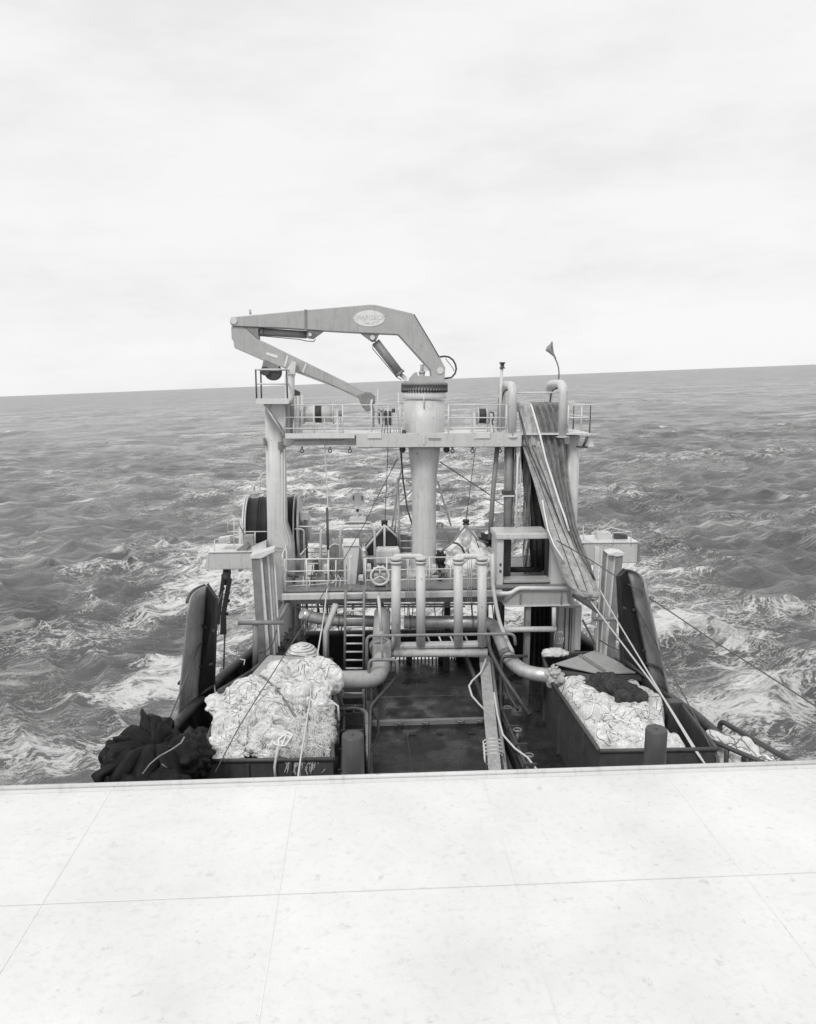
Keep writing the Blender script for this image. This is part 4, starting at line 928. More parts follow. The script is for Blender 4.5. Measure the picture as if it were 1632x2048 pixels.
mesh(MB().pxb(615, 628, 1132, 1150, 22.9, .2), 'small_box', FLOAT, ta)
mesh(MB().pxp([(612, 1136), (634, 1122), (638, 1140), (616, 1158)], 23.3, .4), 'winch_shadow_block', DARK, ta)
k = MB(); [k.pxt([(664+i*3, 1122+i*4, 22.7), (660+i*4, 1140, 22.6), (666+i*3, 1158, 22.7)], 2, 6) for i in range(4)]; mesh(k, 'hose', DARK, ta)
wl = thing('signal_disc', 'round white disc lamp on small tripod base above the tube frame', 'signal lamp', P(715, 1047, 24.5))
mesh(MB().lathe(P(715, 999, 24.5), [(.22, 0), (.235, .03), (.235, .07), (.2, .09)], 28, 'y'), 'disc', WHITE, wl)
for a in (707, 724): mesh(MB().pxb(a-1, a+1.2, 992, 1001, 24.47, .02), 'dark_slot', DARK, wl)
mesh(MB().pxt([(715, 1012, 24.5), (715, 1045, 24.5)], 7, 10).pxt([(709, 1025, 24.5), (706, 1044, 24.5)], 3, 6).pxt([(720, 1015, 24.5), (730, 1042, 24.5)], 3, 6).pxb(700, 731, 1036, 1045, 24.4, .3), 'tripod', FLOAT, wl)
mesh(MB().pxb(690, 742, 1046, 1049, 24.35, .4), 'base_plate', MID, wl)
mesh(MB().lathe(P(715, 1021, 24.4), [(.05, 0), (.05, .2)], 12, 'y'), 'lens', DARK, wl)
af = thing('a_frame', 'light tube A-frame with cross bars behind the crane column', 'A-frame', P(840, 1130, 24.3))
k = MB()
for pts, w in (([(799, 1110, 24.2), (796, 956, 24.2)], 5), ([(784, 1055, 24.3), (797, 965, 24.3), (805, 932, 24.3), (822, 929, 24.3)], 3.6), ([(790, 1065, 24.3), (793, 1000, 24.3)], 3), ([(795, 957, 24.3), (828, 957, 24.3)], 3), ([(812, 961, 24.3), (826, 970, 24.3)], 2.5), ([(798, 1006, 24.3), (826, 979, 24.3)], 3), ([(875, 962, 24.3), (902, 1052, 24.3)], 4), ([(877, 1012, 24.3), (884, 1012, 24.3), (892, 1018, 24.3)], 4), ([(873, 1056, 24.3), (925, 1056, 24.3)], 3), ([(797, 1052, 24.3), (828, 1052, 24.3)], 3)): k.pxt(pts, w, 8)
mesh(k, 'frame_tube', PALE, af)
mesh(MB().pxb(798, 880, 1010, 1023, 24.35, .1), 'cross_plate', PIPE, af)
k = MB(); [k.pxt([(800, y, 24.2), (826, y, 24.2)], 2.2, 6) for y in (1068, 1082, 1096, 1107)]; mesh(k, 'rung', WHITE, af)
mesh(MB().pxb(800, 815, 1068, 1105, 24.5, .2).pxb(815, 826, 1073, 1105, 24.6, .2), 'dark_locker', MID, af)

# hung black canopy with straps
hc = thing('slung_black_bundle', 'black wedge-shaped bundle slung on straps left of the crane column', 'slung bundle', P(778, 1118, 23.9))
mesh(MB().pxp([(765, 1063), (783, 1063), (795, 1078), (798, 1112), (732, 1112), (730, 1100), (752, 1076)], 23.7, .9), 'bundle', BLACK, hc, .06)
mesh(MB().pxt([(769, 1050, 23.6), (731, 1097, 23.6), (735, 1112, 23.6)], 4, 6).pxt([(769, 1050, 23.6), (769, 1112, 23.6)], 5, 6).pxt([(769, 1050, 23.6), (795, 1074, 23.6)], 4, 6), 'strap', PALE, hc)
mesh(MB().lathe(P(769, 1051, 23.7), [(.1, 0), (.1, .07), (.07, .08), (.11, .1), (.1, .17)], 14), 'hook_block', BLACK, hc)
mesh(MB().pxt([(776, 896, 23.5), (770, 1042, 23.7)], 1.6, 6), 'hoist_wire', WIRE, hc)
# white bags
wb = thing('slung_white_bags', 'cluster of bulging white net bags slung from a hook right of the crane column', 'net bags', P(935, 1165, 23.3))
YW = 23.2
for i, (px, py, a, b, sd_) in enumerate(((934, 1085, 27, 24, 1), (912, 1108, 22, 24, 2), (955, 1108, 24, 24, 3), (930, 1070, 12, 18, 4), (903, 1128, 15, 20, 5), (940, 1138, 30, 22, 6), (966, 1130, 16, 24, 7))):
    mesh(MB().blob(P(px, py, YW+(.2 if i in (0, 3) else 0)), (a*U(YW), .35, b*U(YW)), 4, .22, 2.6, sd_, .06), 'bag', BAG, wb)
mesh(MB().blob(P(978, 1082, YW+.1), (12*U(YW), .25, 15*U(YW)), 4, .3, 3, 9, .2), 'dark_net_scrap', NETD, wb)
mesh(MB().blob(P(880, 1122, YW+.1), (9*U(YW), .25, 20*U(YW)), 4, .3, 3, 8, .2), 'dark_net_scrap', NETD, wb)
mesh(MB().pxt([(932, 1050, 22.9), (905, 1085, 22.75), (880, 1104, 22.8)], 4.5, 6).pxt([(932, 1050, 22.9), (955, 1080, 22.75), (976, 1085, 22.9)], 4.5, 6).pxt([(932, 1052, 22.9), (948, 1070, 22.7), (958, 1096, 22.65)], 2.2, 6), 'sling', MID, wb)
k = MB().tube([P(a, b, 22.75) for a, b in ((905, 1085), (915, 1087), (924, 1095), (929, 1106))], .03, 6); mesh(k, 'sling', DARK, wb)
mesh(MB().lathe(P(932, 1050, 23.0), [(.1, 0), (.1, .06), (.06, .08), (.11, .1), (.1, .17)], 14), 'hook_block', BLACK, wb)
mesh(MB().pxt([(951, 896, 23.2), (932, 1041, 23.0)], 1.5, 6), 'hoist_wire', WIRE, wb)
mesh(MB().pxp([(895, 1065), (915, 1065), (912, 1072), (908, 1086), (898, 1086)], 24.0, .3), 'grey_stool', MID, wb)
# low machinery on the deck behind the pipes
for px0, px1, py0, py1, Y, mt, nm, lab in ((752, 800, 1100, 1128, 23.2, PALE, 'winch_box', 'pale low box behind the handwheel'), (735, 752, 1122, 1160, 23.4, DARK, 'pump_unit', 'dark pump unit left of the handwheel')):
    o = thing(nm, lab, 'machinery', P((px0+px1)/2, py1, Y))
    mesh(MB().pxb(px0, px1, py0, py1, Y, .6), 'body', mt, o, .05)
    mesh(MB().pxb(px0+3, px1-3, py0-3, py0-.2, Y+.1, .35), 'lid', FLOAT if mt == PALE else MID, o, .02)
    mesh(MB().box(P(px0, py1, Y).x+.05, P(px1, py1, Y).x-.05, Y+.06, Y+.5, ZP+.003, P(px0, py1, Y).z-.002), 'plinth', MID, o)
for i, (px, py, lab) in enumerate(((880, 1168, 'dark bollard foot right beside the crane column'), (588, 1170, 'dark deck cleat at the foot of the left gantry leg'))):
    o = thing('deck_cleat', lab, 'cleat', P(px, py, 22.4), 'dark deck cleats'); z = ZP
    a = P(px, py, 22.4); mesh(MB().cyl((a.x, 22.4, z+.002), (a.x, 22.4, z+.22), .05, 10), 'stem', DARK, o)
    mesh(MB().cyl((a.x-.18, 22.4, z+.24), (a.x+.14, 22.4, z+.2), .04, 10), 'horn', DARK, o)
hw = thing('handwheel', 'pale three-spoked valve handwheel by the platform railing', 'handwheel', P(760, 1172, 21.3))
c = P(760, 1152, 21.3); mesh(MB().torus(c, 18.5*U(21.3), 2.4*U(21.3), 'y', 32, 8), 'rim', WHITE, hw)
k = MB()
for t in (90, 210, 330): k.cyl(c, c+V((math.cos(math.radians(t)), 0, math.sin(math.radians(t))))*18*U(21.3), .022, 8)
mesh(k, 'spokes', WHITE, hw)
mesh(MB().cyl(c, c+V((0, .4, 0)), .05, 12), 'stem', MID, hw)
mesh(MB().pxb(748, 772, 1150, 1172, 21.75, .3), 'valve_body', PIPE, hw, .03)
k = MB(); [k.lathe(P(760+13*math.cos(t), 1140+8*math.sin(t), 21.28), [(.03, 0), (.03, .03)], 8, 'y') for t in (3.6, 4.4, 5.2, 6.0)]; mesh(k, 'wrapped_rag', FLOAT, hw)

# pipe manifold: four risers off a header
mf = thing('vent_manifold', 'four pale upright vent pipes rising in pairs from a thick horizontal header pipe', 'pipe manifold', P(878, 1310, 20.6))
YM = 20.6
for px in (792, 841.5, 916.5, 964):
    ri = mesh(MB().pxt([(px, 1292, YM), (px, 1128, YM)], 19.5, 20), 'riser', PALE, mf)
    mesh(MB().pxt([(px, 1127, YM), (px, 1122, YM)], 24, 20).pxt([(px, 1119.5, YM), (px, 1114, YM)], 24, 20), 'flange', PALE, ri)
for a, b in ((788, 846), (911, 969)): mesh(MB().pxt([(a, 1124, YM+.02), (a+2, 1112.5, YM+.02), (b-2, 1112.5, YM+.02), (b, 1124, YM+.02)], 11, 14, .1), 'cap_pipe', PALE, mf)
mesh(MB().pxt([(783, 1305.5, YM), (974, 1305.5, YM)], 18, 20), 'header', PALE, mf)
mesh(MB().pxb(788, 972, 1289, 1297, YM-.05, .3), 'saddle_plate', PALE, mf, .03)
for px in (813, 817.5, 822, 826, 935, 939, 943): 
    mesh(MB().pxt([(px, 1203, 20.9), (px, 1112, 20.9)], 1.8, 6), 'thin_pipe', PALE, mf)
k = MB(); [k.pxt([(a, 1290, 20.9), (a-9, 1268, 21.1)], 4, 6) for a in (862, 885, 908, 938)]; mesh(k, 'strut', PALE, mf)
# curved lead pipe down right of the manifold
one(MB().pxt([(985, 1108, 20.7), (985.5, 1170, 20.7), (992, 1210, 20.6), (1000, 1248, 20.5), (1016, 1285, 20.3), (1026, 1305, 20.2)], 8, 12, .2), 'lead_pipe', PALE, 'pale curved conduit running down just right of the four vent pipes', 'conduit')
one(MB().pxt([(757, 1192, 20.9), (763, 1262, 20.6)], 7, 10), 'pipe_stub', PALE, 'short pale pipe stub leaning right of the tall ladder', 'pipe')

# big bare metal ducts
def duct(pts, w, label, mat, bands, rad=.5, end=None):
    o = thing('metal_duct', label, 'duct', P(*pts[-1]), 'big bare metal ducts')
    pp = [P(*p) for p in pts]; r_ = w/2*U(sum(p[2] for p in pts)/len(pts))
    mesh(MB().bend(pp, r_, 22, rad), 'duct_pipe', mat, o)
    for (a, b) in bands:
        a, b = P(*a), P(*b); mesh(MB().tube([a, b], r_*1.13, 22), 'joint_band', MID, o)
    return o
duct([(604, 1226, 21.7), (622, 1234, 21.8), (655, 1240, 22.0), (700, 1241, 22.2), (760, 1243, 22.3)], 24, 'dark shining horizontal duct with curved end behind the tall ladder', GALV, [((676, 1240, 22.1), (679, 1240, 22.1))], .6)
duct([(808, 1244, 22.3), (985, 1245, 22.3), (1000, 1275, 21.4), (1017, 1318, 20.6), (1048, 1345, 19.9), (1108, 1353, 19.4)], 29, 'bare metal duct running behind the vent pipes and bending down to the right bin', GALV, [((818, 1244.2, 22.3), (821, 1244.2, 22.3)), ((943, 1245, 22.3), (946, 1245, 22.3)), ((1012, 1302, 20.8), (1015, 1310, 20.7))], .75)
dl = duct([(765, 1225, 21.8), (762, 1278, 21.0), (761, 1358, 19.8), (700, 1360, 19.5), (630, 1360, 19.3)], 37, 'fat pale metal elbow duct turning left into the heaped white bin', PIPE, [((758, 1290, 20.7), (759, 1300, 20.5)), ((712, 1360, 19.6), (710, 1360, 19.6))], .62)
mesh(MB().pxb(745, 783, 1290, 1318, 20.3, .5), 'square_collar', PIPE, dl, .04)
k = MB(); [k.blob(P(1108+4*math.cos(i*1.3), 1348+9*math.sin(i*2.1), 19.3), (.09, .09, .10), 4, .4, 4, i, .12) for i in range(6)]; one(k, 'rag_wrap', NETL, 'pale rags bound round the duct mouth at the right bin corner', 'rags')

# dark guard rails in front of the ducts
gr = thing('guard_rail', 'dark thick tube guard rail crossing in front of the four vent pipes', 'guard rail', P(880, 1345, 20))
mesh(MB().pxt([(733, 1340, 20.1), (734, 1272, 20.1), (792, 1271, 20.1), (1028, 1267.5, 20.1), (1031, 1290, 20.1)], 6.5, 12, .15), 'long_tube', MID, gr)
mesh(MB().pxt([(737, 1400, 19.6), (738, 1320, 19.6), (794, 1319, 19.6), (796, 1352, 19.6)], 7, 12, .15), 'short_hoop', MID, gr)
mesh(MB().pxt([(763, 1271, 20.1), (765, 1318, 19.7)], 5, 10), 'upright', MID, gr)
mesh(MB().pxt([(786, 1272, 20.1), (785, 1302, 20.1)], 7, 10), 'upright', MID, gr)
mesh(MB().pxt([(976, 1270, 20.1), (979, 1300, 20.0), (1005, 1350, 19.6), (1060, 1430, 18.6)], 9, 12, .2), 'long_tube', DARK, gr)
mesh(MB().pxt([(1055, 1312, 20.2), (1004, 1313, 20.2), (1002, 1342, 20.2), (1018, 1392, 19.6), (1036, 1420, 19.2)], 7, 12, .15), 'short_hoop', DARK, gr)
mesh(MB().pxt([(793, 1355, 19.6), (741, 1412, 18.6), (738, 1545, 17.0)], 7, 10, .15), 'sloping_tube', DARK, gr)
# ladders
def ladder(l0, l1, r0, r1, y0, y1, Ya, Yb, n, lab, mat):
    o = thing('ship_ladder', lab, 'ladder', P((l1+r1)/2, y1, Yb), 'steel ladders at the platform')
    for a, b in ((l0, l1), (r0, r1)): mesh(MB().tube([P(a, y0, Ya), P(b, y1, Yb)], 2.8*U(21), 8), 'stile', mat, o)
    for i in range(n):
        t = (i+.5)/n; q = lerp(y0, y1, t)
        mesh(MB().tube([P(lerp(l0, l1, t), q, lerp(Ya, Yb, t)), P(lerp(r0, r1, t), q, lerp(Ya, Yb, t))], (.022, .03) if False else .03, 6), 'rung', PALE, o)
ladder(691.5, 689, 728, 727, 1180, 1345, 21.3, 21.3, 10, 'tall grey ladder leading down from the platform edge, upper of two', MID)
ladder(686, 677, 727, 728, 1375, 1560, 20.6, 18.6, 8, 'lower ladder below the fat elbow duct beside the left bin', MID)
one(MB().pxt([(676, 1418, 19.4), (716, 1416, 19.4), (733, 1424, 19.3), (736, 1545, 17.4)], 8, 12, .2), 'hand_hoop', MID, 'bent grey tube handhold over the lower ladder', 'handhold')

# wooden beam and tackle
wbm = thing('wooden_beam', 'long weathered wooden beam leaning from the vent header down to the deck', 'beam', P(998, 1640, 15.2))
a0, a1 = P(970, 1320, 20.9), P(1000, 1640, 15.2)
d = (a1-a0); mesh(MB().prism([a0+V((-.16, 0, 0)), a0+V((.15, 0, 0)), a0+V((.15, .12, .1)), a0+V((-.16, .12, .1))], d), 'plank', WOOD, wbm, .01)
mesh(MB().tube([a0+V((.2, .1, 0)), a0.lerp(a1, .4)+V((.22, .05, 0)), a1+V((.28, 0, 0))], .05, 8), 'side_batten', MID, wbm)
k = MB()
for i in range(5):
    c = a0.lerp(a1, .60+i*.022)
    k.tube([c+V((math.cos(t)*.23, -.08*abs(math.sin(t))-.02 if math.sin(t) < 0 else .15, math.sin(t)*.1)) for t in [q*.42 for q in range(16)]], .022, 6)
mesh(k, 'rope_lashing', ROPE, wbm)
k = MB()
for i in range(7): k.tube([a0.lerp(a1, .64)+V((-.2+i*.07, -.1, 0)), a0.lerp(a1, .72)+V((-.24+i*.08+random.uniform(-.03, .03), -.1, 0)), a0.lerp(a1, .85)+V((-.22+i*.07, -.1, 0))], .018, 6)
mesh(k, 'rope_tail', DROPE, wbm)
one(MB().tube([P(*q) for q in ((972, 1318, 20.5), (962, 1345, 20.2), (944, 1362, 19.8), (938, 1372, 19.6), (944, 1392, 19.4), (958, 1408, 19.2), (970, 1420, 18.9))], .028, 8), 'white_hose', ROPE, 'pale hose looping left of the wooden beam', 'hose')
one(MB().tube([P(*q) for q in ((988, 1385, 18.6), (995, 1430, 18.2), (1006, 1470, 17.6), (1030, 1497, 17.0), (1055, 1515, 16.6), (1078, 1545, 16.0), (1088, 1640, 14.6))], .026, 8), 'deck_hose', ROPE, 'pale line curving over the dark deck right of the wooden beam', 'line')
one(MB().tube([P(*q) for q in ((742, 1420, 18.6), (756, 1440, 18.6), (757, 1465, 18.5), (748, 1490, 18.2), (738, 1500, 18.0))], .035, 8), 'black_hose', DROPE, 'black hose looping beside the dark guard rail left of the net lane', 'hose')

# ------------------------------------------------------------------ bins
def bin_(corners, z0, name, lab, mat, th=.06, rimw=.05):
    """corners: rim points (x,y,z) clockwise; walls drop to the deck"""
    o = thing('net_bin', lab, 'bin', sum([V(c) for c in corners], V())/len(corners)*1.0, 'steel net bins on the working deck')
    o.location.z = ZD; ORG[o.name] = V(o.location)
    n = len(corners); cen = sum([V(c) for c in corners], V())/n
    for i in range(n):
        a, b = V(corners[i]), V(corners[(i+1) % n])
        if (a.xy-b.xy).length < .02: continue
        nrm = (b-a).cross(V((0, 0, 1))).normalized(); 
        if nrm.dot(cen-a) < 0: nrm = -nrm
        e = (b-a).normalized()*.001
        k = MB(); g = nrm*th
        q = [V((a.x, a.y, z0)), V((b.x, b.y, z0)), V((b.x+g.x, b.y+g.y, z0)), V((a.x+g.x, a.y+g.y, z0)), a, b, b+g, a+g]
        k.add(q, [(3, 2, 1, 0), (4, 5, 6, 7), (0, 1, 5, 4), (1, 2, 6, 5), (2, 3, 7, 6), (3, 0, 4, 7)])
        w_ = mesh(k, 'bin_wall', mat, o)
        mesh(MB().tube([a+V((0, 0, .01)), b+V((0, 0, .01))], rimw, 8), 'rim_bar', mat if mat != BLACK else DARK, w_)
        L_ = (b-a).length; m_ = int(L_/.9)
        if m_ > 1:
            k = MB()
            for j in range(1, m_):
                c = a.lerp(b, j/m_); t = (b-a).normalized()*.03
                k.add([V((c.x-t.x, c.y-t.y, z0)), V((c.x+t.x, c.y+t.y, z0)), c+t-V((0, 0, .06)), c-t-V((0, 0, .06))]+[p-nrm*.07 for p in (V((c.x-t.x, c.y-t.y, z0)), V((c.x+t.x, c.y+t.y, z0)), c+t-V((0, 0, .06)), c-t-V((0, 0, .06)))], [(0, 1, 2, 3), (7, 6, 5, 4), (0, 4, 5, 1), (1, 5, 6, 2), (2, 6, 7, 3), (3, 7, 4, 0)])
            mesh(k, 'wall_rib', mat, o)
    return o
BINM = paint('bin_steel', .075, .2, .5, stain=.4, spots=.5, dark=.6)
BING = paint('bin_grey_board', .44, .1, .55, stain=.3, spots=.3, dark=.7)
zh, zw = 6.5, 5.97
L_rr, L_rl = Q(663, 1319, zh), Q(538, 1313, zh)
L_ml = Q(502, 1344, zh); L_cl = Q(437, 1383, zh)
L_cr = V((L_rr.x+.02, L_cl.y, zh))
lb = bin_([L_rr, L_rl, L_ml, L_cl, L_cr], ZD+.003, 'net_bin', 'dark steel bin heaped with white netting at the lower left, rear part', BINM)
c1 = Q(434, 1426, zw); c2 = Q(411, 1492, zw); c3 = Q(410, 1523, zw); c4 = Q(666, 1519, zw); c5 = V((L_cr.x+.02, L_cl.y-.12, zw))
c1 = V((c1.x, min(c1.y, L_cl.y-.12), zw))
lb2 = bin_([c5, c1, c2, c3, c4], ZD+.003, 'net_bin', 'lower front section of the dark steel bin at the lower left', BINM)
q = [Q(538, 1313, zh-.04), Q(590, 1319, zh-.04), Q(560, 1360, zh-.12), Q(505, 1345, zh-.04)]
mesh(MB().prism([V((p.x, p.y, zh+.02)) for p in [L_rl, L_rl.lerp(L_rr, .62), L_rl.lerp(L_rr, .9)+V((0, -2.0, 0)), L_ml+V((0, -.6, 0))]], (0, 0, .03)), 'cover_board', BING, lb)
R_ = [Q(1085, 1311, 6.0), Q(1102, 1362, 6.0), Q(1199, 1503, 6.0), Q(1434, 1499, 6.0), Q(1356, 1403, 6.0), Q(1270, 1346, 6.0), Q(1194, 1305, 6.0)]
rb = bin_(R_, ZD+.003, 'net_bin', 'dark steel bin full of pale netting at the lower right, board over its rear end', BINM)
bp_ = [Q(1110, 1330, 6.06), Q(1192, 1303, 6.06), Q(1275, 1347, 6.06), Q(1200, 1350, 6.06)]
mesh(MB().prism([V((p.x, p.y, 6.07)) for p in bp_], (0, 0, .035)), 'cover_board', BING, rb)
mesh(MB().prism([V((p.x, p.y, 6.11)) for p in (Q(1156, 1312, 6.1), Q(1163, 1310, 6.1), Q(1212, 1343, 6.1), Q(1204, 1344, 6.1))], (0, 0, .025)), 'board_batten', MID, rb)
mesh(MB().prism([V((p.x, p.y, 6.05)) for p in (Q(1112, 1340, 6.05), Q(1200, 1352, 6.05), Q(1280, 1350, 6.05), Q(1284, 1362, 6.05), Q(1150, 1362, 6.05))], (0, 0, .02)), 'lower_board', BINM, rb)
mesh(MB().box(R_[4].x-.35, R_[4].x+.02, R_[4].y-.28, R_[4].y, ZD+.003, 6.1), 'corner_post', BINM, rb, .02)

# net heaps: slumped surface over buried bundles, creased by warped noise
def inside(poly, x, y):
    c = False; n = len(poly)
    for i in range(n):
        a, b = poly[i], poly[(i+1) % n]
        if (a.y > y) != (b.y > y) and x < (b.x-a.x)*(y-a.y)/(b.y-a.y)+a.x: c = not c
    return c
def slump(ell, poly, floor, lab, amp, seed, name='net_heap', mat=None, st=.03, spread=1.04, blur=5):
    cx_ = sum(p.x for p in poly)/len(poly); cy_ = sum(p.y for p in poly)/len(poly)
    poly = [V((cx_+(p.x-cx_)*spread, cy_+(p.y-cy_)*spread, 0)) for p in poly]
    x0, x1 = min(p.x for p in poly)-.1, max(p.x for p in poly)+.1; y0, y1 = min(p.y for p in poly)-.1, max(p.y for p in poly)+.1
    nx, ny = int((x1-x0)/st), int((y1-y0)/st)
    xs, ys = np.linspace(x0, x1, nx), np.linspace(y0, y1, ny); X, Y = np.meshgrid(xs, ys)
    WX = X+.12*np.sin(Y*3.1+seed)+.06*np.sin(Y*9+X*4); WY = Y+.12*np.sin(X*2.7+seed*2)+.05*np.sin(X*8-Y*3)
    H = np.full_like(X, floor)
    for c, (a, b, h_) in ell:
        d = 1-((WX-c.x)/a)**2-((WY-c.y)/b)**2
        H = np.maximum(H, np.where(d > 0, c.z+h_*np.sqrt(np.maximum(d, 0)), floor))
    msk = np.array([[inside(poly, x, y) for x in xs] for y in ys])
    H[~msk] = floor-.15
    for _ in range(blur):
        Pd = np.pad(H, 1, mode='edge'); H = (Pd[1:-1, 1:-1]*2+Pd[:-2, 1:-1]+Pd[2:, 1:-1]+Pd[1:-1, :-2]+Pd[1:-1, 2:])/6
    vs = []; 
    for j in range(ny):
        for i in range(nx):
            p = V((X[j, i], Y[j, i], 0)); w = V((noise.noise(p*1.1+V((seed, 0, 0))), noise.noise(p*1.1+V((0, seed, 5))), 0))
            q = p+w*.55
            f = min(1, abs(noise.noise(q*1.35+V((0, 0, seed))))*2.6)*.95+abs(noise.noise(V((q.x*2.2, q.y*4.5, seed+3))))*.7+(.5-abs(noise.noise(V((q.x*9, q.y*6, seed)))))*.28+(.5-abs(noise.noise(q*17)))*.14
            vs.append((p.x+w.x*.05, p.y+w.y*.05, H[j, i]+amp*(f-.55)))
    fs = [(j*nx+i, j*nx+i+1, (j+1)*nx+i+1, (j+1)*nx+i) for j in range(ny-1) for i in range(nx-1) if msk[j, i] or msk[j+1, i+1] or msk[j+1, i] or msk[j, i+1]]
    k = MB().add(vs, fs, True)
    return one(k, name, mat or NETW, lab, 'netting')
LE = []
for px, py, Y, a, b, c_ in ((462, 1400, 17.9, .42, .5, .36), (497, 1388, 18.0, .5, .5, .44), (545, 1378, 18.5, .7, .8, .62), (600, 1368, 18.7, .6, .7, .55), (640, 1374, 18.2, .42, .6, .46), (520, 1430, 17.2, .6, .5, .48), (585, 1420, 17.4, .75, .7, .58), (640, 1425, 17.2, .36, .5, .36), (560, 1345, 19.2, .5, .4, .2),
         (455, 1497, 15.95, .40, .34, .2), (500, 1470, 16.5, .55, .45, .34), (525, 1500, 15.9, .42, .32, .24), (580, 1475, 16.4, .6, .5, .36), (628, 1470, 16.4, .42, .5, .34), (640, 1503, 15.9, .30, .3, .22), (570, 1502, 15.85, .46, .32, .24)):
    LE.append((P(px, py, Y), (a, b, c_)))
lpoly = [c4, c3, c2, c1, L_cl, L_ml, L_rl.lerp(L_ml, .3), L_rr.lerp(L_rl, .1)+V((0, -.7, 0)), L_cr]
def bundles(spec, name, mat, lab, seed):
    rnd = random.Random(seed); k = MB()
    for i, (c, (a, b, c_)) in enumerate(spec):
        bm = bmesh.new(); bmesh.ops.create_icosphere(bm, subdivisions=5, radius=1); Rm = Matrix.Rotation(rnd.uniform(-.8, .8), 3, 'Z') @ Matrix.Rotation(rnd.uniform(-.25, .25), 3, 'Y')
        off = V((rnd.uniform(0, 50), rnd.uniform(0, 50), 0)); vs = []
        for v in bm.verts:
            p = v.co; q = Rm @ V((p.x*a, p.y*b, p.z*c_)); w = q+off
            big_ = noise.noise(w*1.5)*.30
            fold = -(1-min(1, abs(noise.noise(V((w.x*1.6, w.y*3.4, w.z*2.2))))*4.5))*.10      # creases between gathers
            wr = (abs(noise.noise(V((w.x*5, w.y*11, w.z*6))))-.25)*.085+noise.noise(w*19)*.022
            vs.append(c+q+(Rm @ p)*(big_+fold+wr))
        k.add(vs, [tuple(v.index for v in f.verts) for f in bm.faces], True); bm.free()
    return one(k, name, mat, lab, 'netting')
LE2 = [(P(px, py, Y), (a, b, c_)) for px, py, Y, a, b, c_ in (
    (440, 1408, 17.8, .28, .45, .24), (448, 1425, 17.4, .26, .4, .24), (462, 1450, 16.9, .3, .4, .22), (440, 1490, 16.1, .3, .4, .2), (430, 1512, 15.75, .22, .28, .14), (452, 1472, 16.4, .26, .4, .2),
    (470, 1398, 17.9, .46, .5, .34), (510, 1385, 18.2, .55, .5, .44), (555, 1372, 18.6, .62, .7, .52), (605, 1362, 18.8, .5, .6, .5), (642, 1366, 18.4, .34, .6, .46), (655, 1385, 18.0, .26, .45, .34),
    (500, 1418, 17.4, .5, .45, .36), (545, 1408, 17.7, .6, .55, .5), (600, 1402, 17.8, .55, .6, .5), (640, 1412, 17.5, .36, .5, .4), (490, 1440, 17.0, .36, .4, .28), (540, 1440, 17.0, .5, .45, .36), (590, 1440, 17.1, .45, .5, .38),
    (455, 1500, 15.95, .38, .32, .18), (492, 1478, 16.3, .4, .4, .28), (475, 1462, 16.6, .25, .4, .2), (520, 1470, 16.5, .4, .4, .3), (520, 1503, 15.85, .40, .3, .22), (560, 1482, 16.2, .42, .42, .3), (480, 1510, 15.75, .34, .25, .16))]
lh = bundles(LE2, 'net_heap', NETW, 'big mound of bundled white netting overflowing the left bin', 3)
LE3 = [(P(px, py, Y), (a, b, c_)) for px, py, Y, a, b, c_ in (
    (640, 1440, 17.0, .34, .5, .34), (610, 1465, 16.6, .42, .45, .32), (645, 1475, 16.4, .32, .45, .3), (600, 1495, 16.0, .42, .36, .26), (640, 1503, 15.85, .30, .32, .24), (572, 1508, 15.8, .34, .26, .2))]
lc_ = bundles(LE3, 'net_heap', NETC, 'coarse-meshed pale net gathered at the right front of the white mound', 9)
rh_s = []
for px, py, Y, a, b, c_ in ((1140, 1372, 19.4, .42, .5, .20), (1200, 1392, 18.6, .9, .9, .17), (1290, 1390, 18.6, .7, .8, .15), (1180, 1420, 17.8, .45, .7, .22), (1250, 1430, 17.5, .95, .9, .16), (1310, 1440, 17.3, .5, .8, .14), (1250, 1480, 16.3, .8, .7, .12), (1340, 1490, 16.2, .7, .5, .10), (1200, 1470, 16.7, .35, .6, .18)):
    rh_s.append((Q(px, py, 5.9), (a, b, c_)))
rpoly = [R_[1]+V((.05, -.05, 0)), R_[2]+V((.08, .08, 0)), R_[3]+V((-.5, .08, 0)), Q(1330, 1450, 6), Q(1325, 1400, 6), R_[5]+V((-.3, -.2, 0))]
rh = slump(rh_s, rpoly, 5.72, 'flat pale pile of netting and rope filling the right bin', .15, 7.7, spread=1.0, blur=3)
k = MB()
for px, py, a, b, c_ in ((1232, 1380, .52, .45, .26), (1205, 1372, .42, .36, .2), (1262, 1388, .34, .36, .18)): k.blob(Q(px, py, 6.12), (a, b, c_), 5, .3, 1.9, px*.1, .08)
one(k, 'dark_net_pile', NETD, 'small mound of dark brownish netting lying on the pale net pile', 'netting')
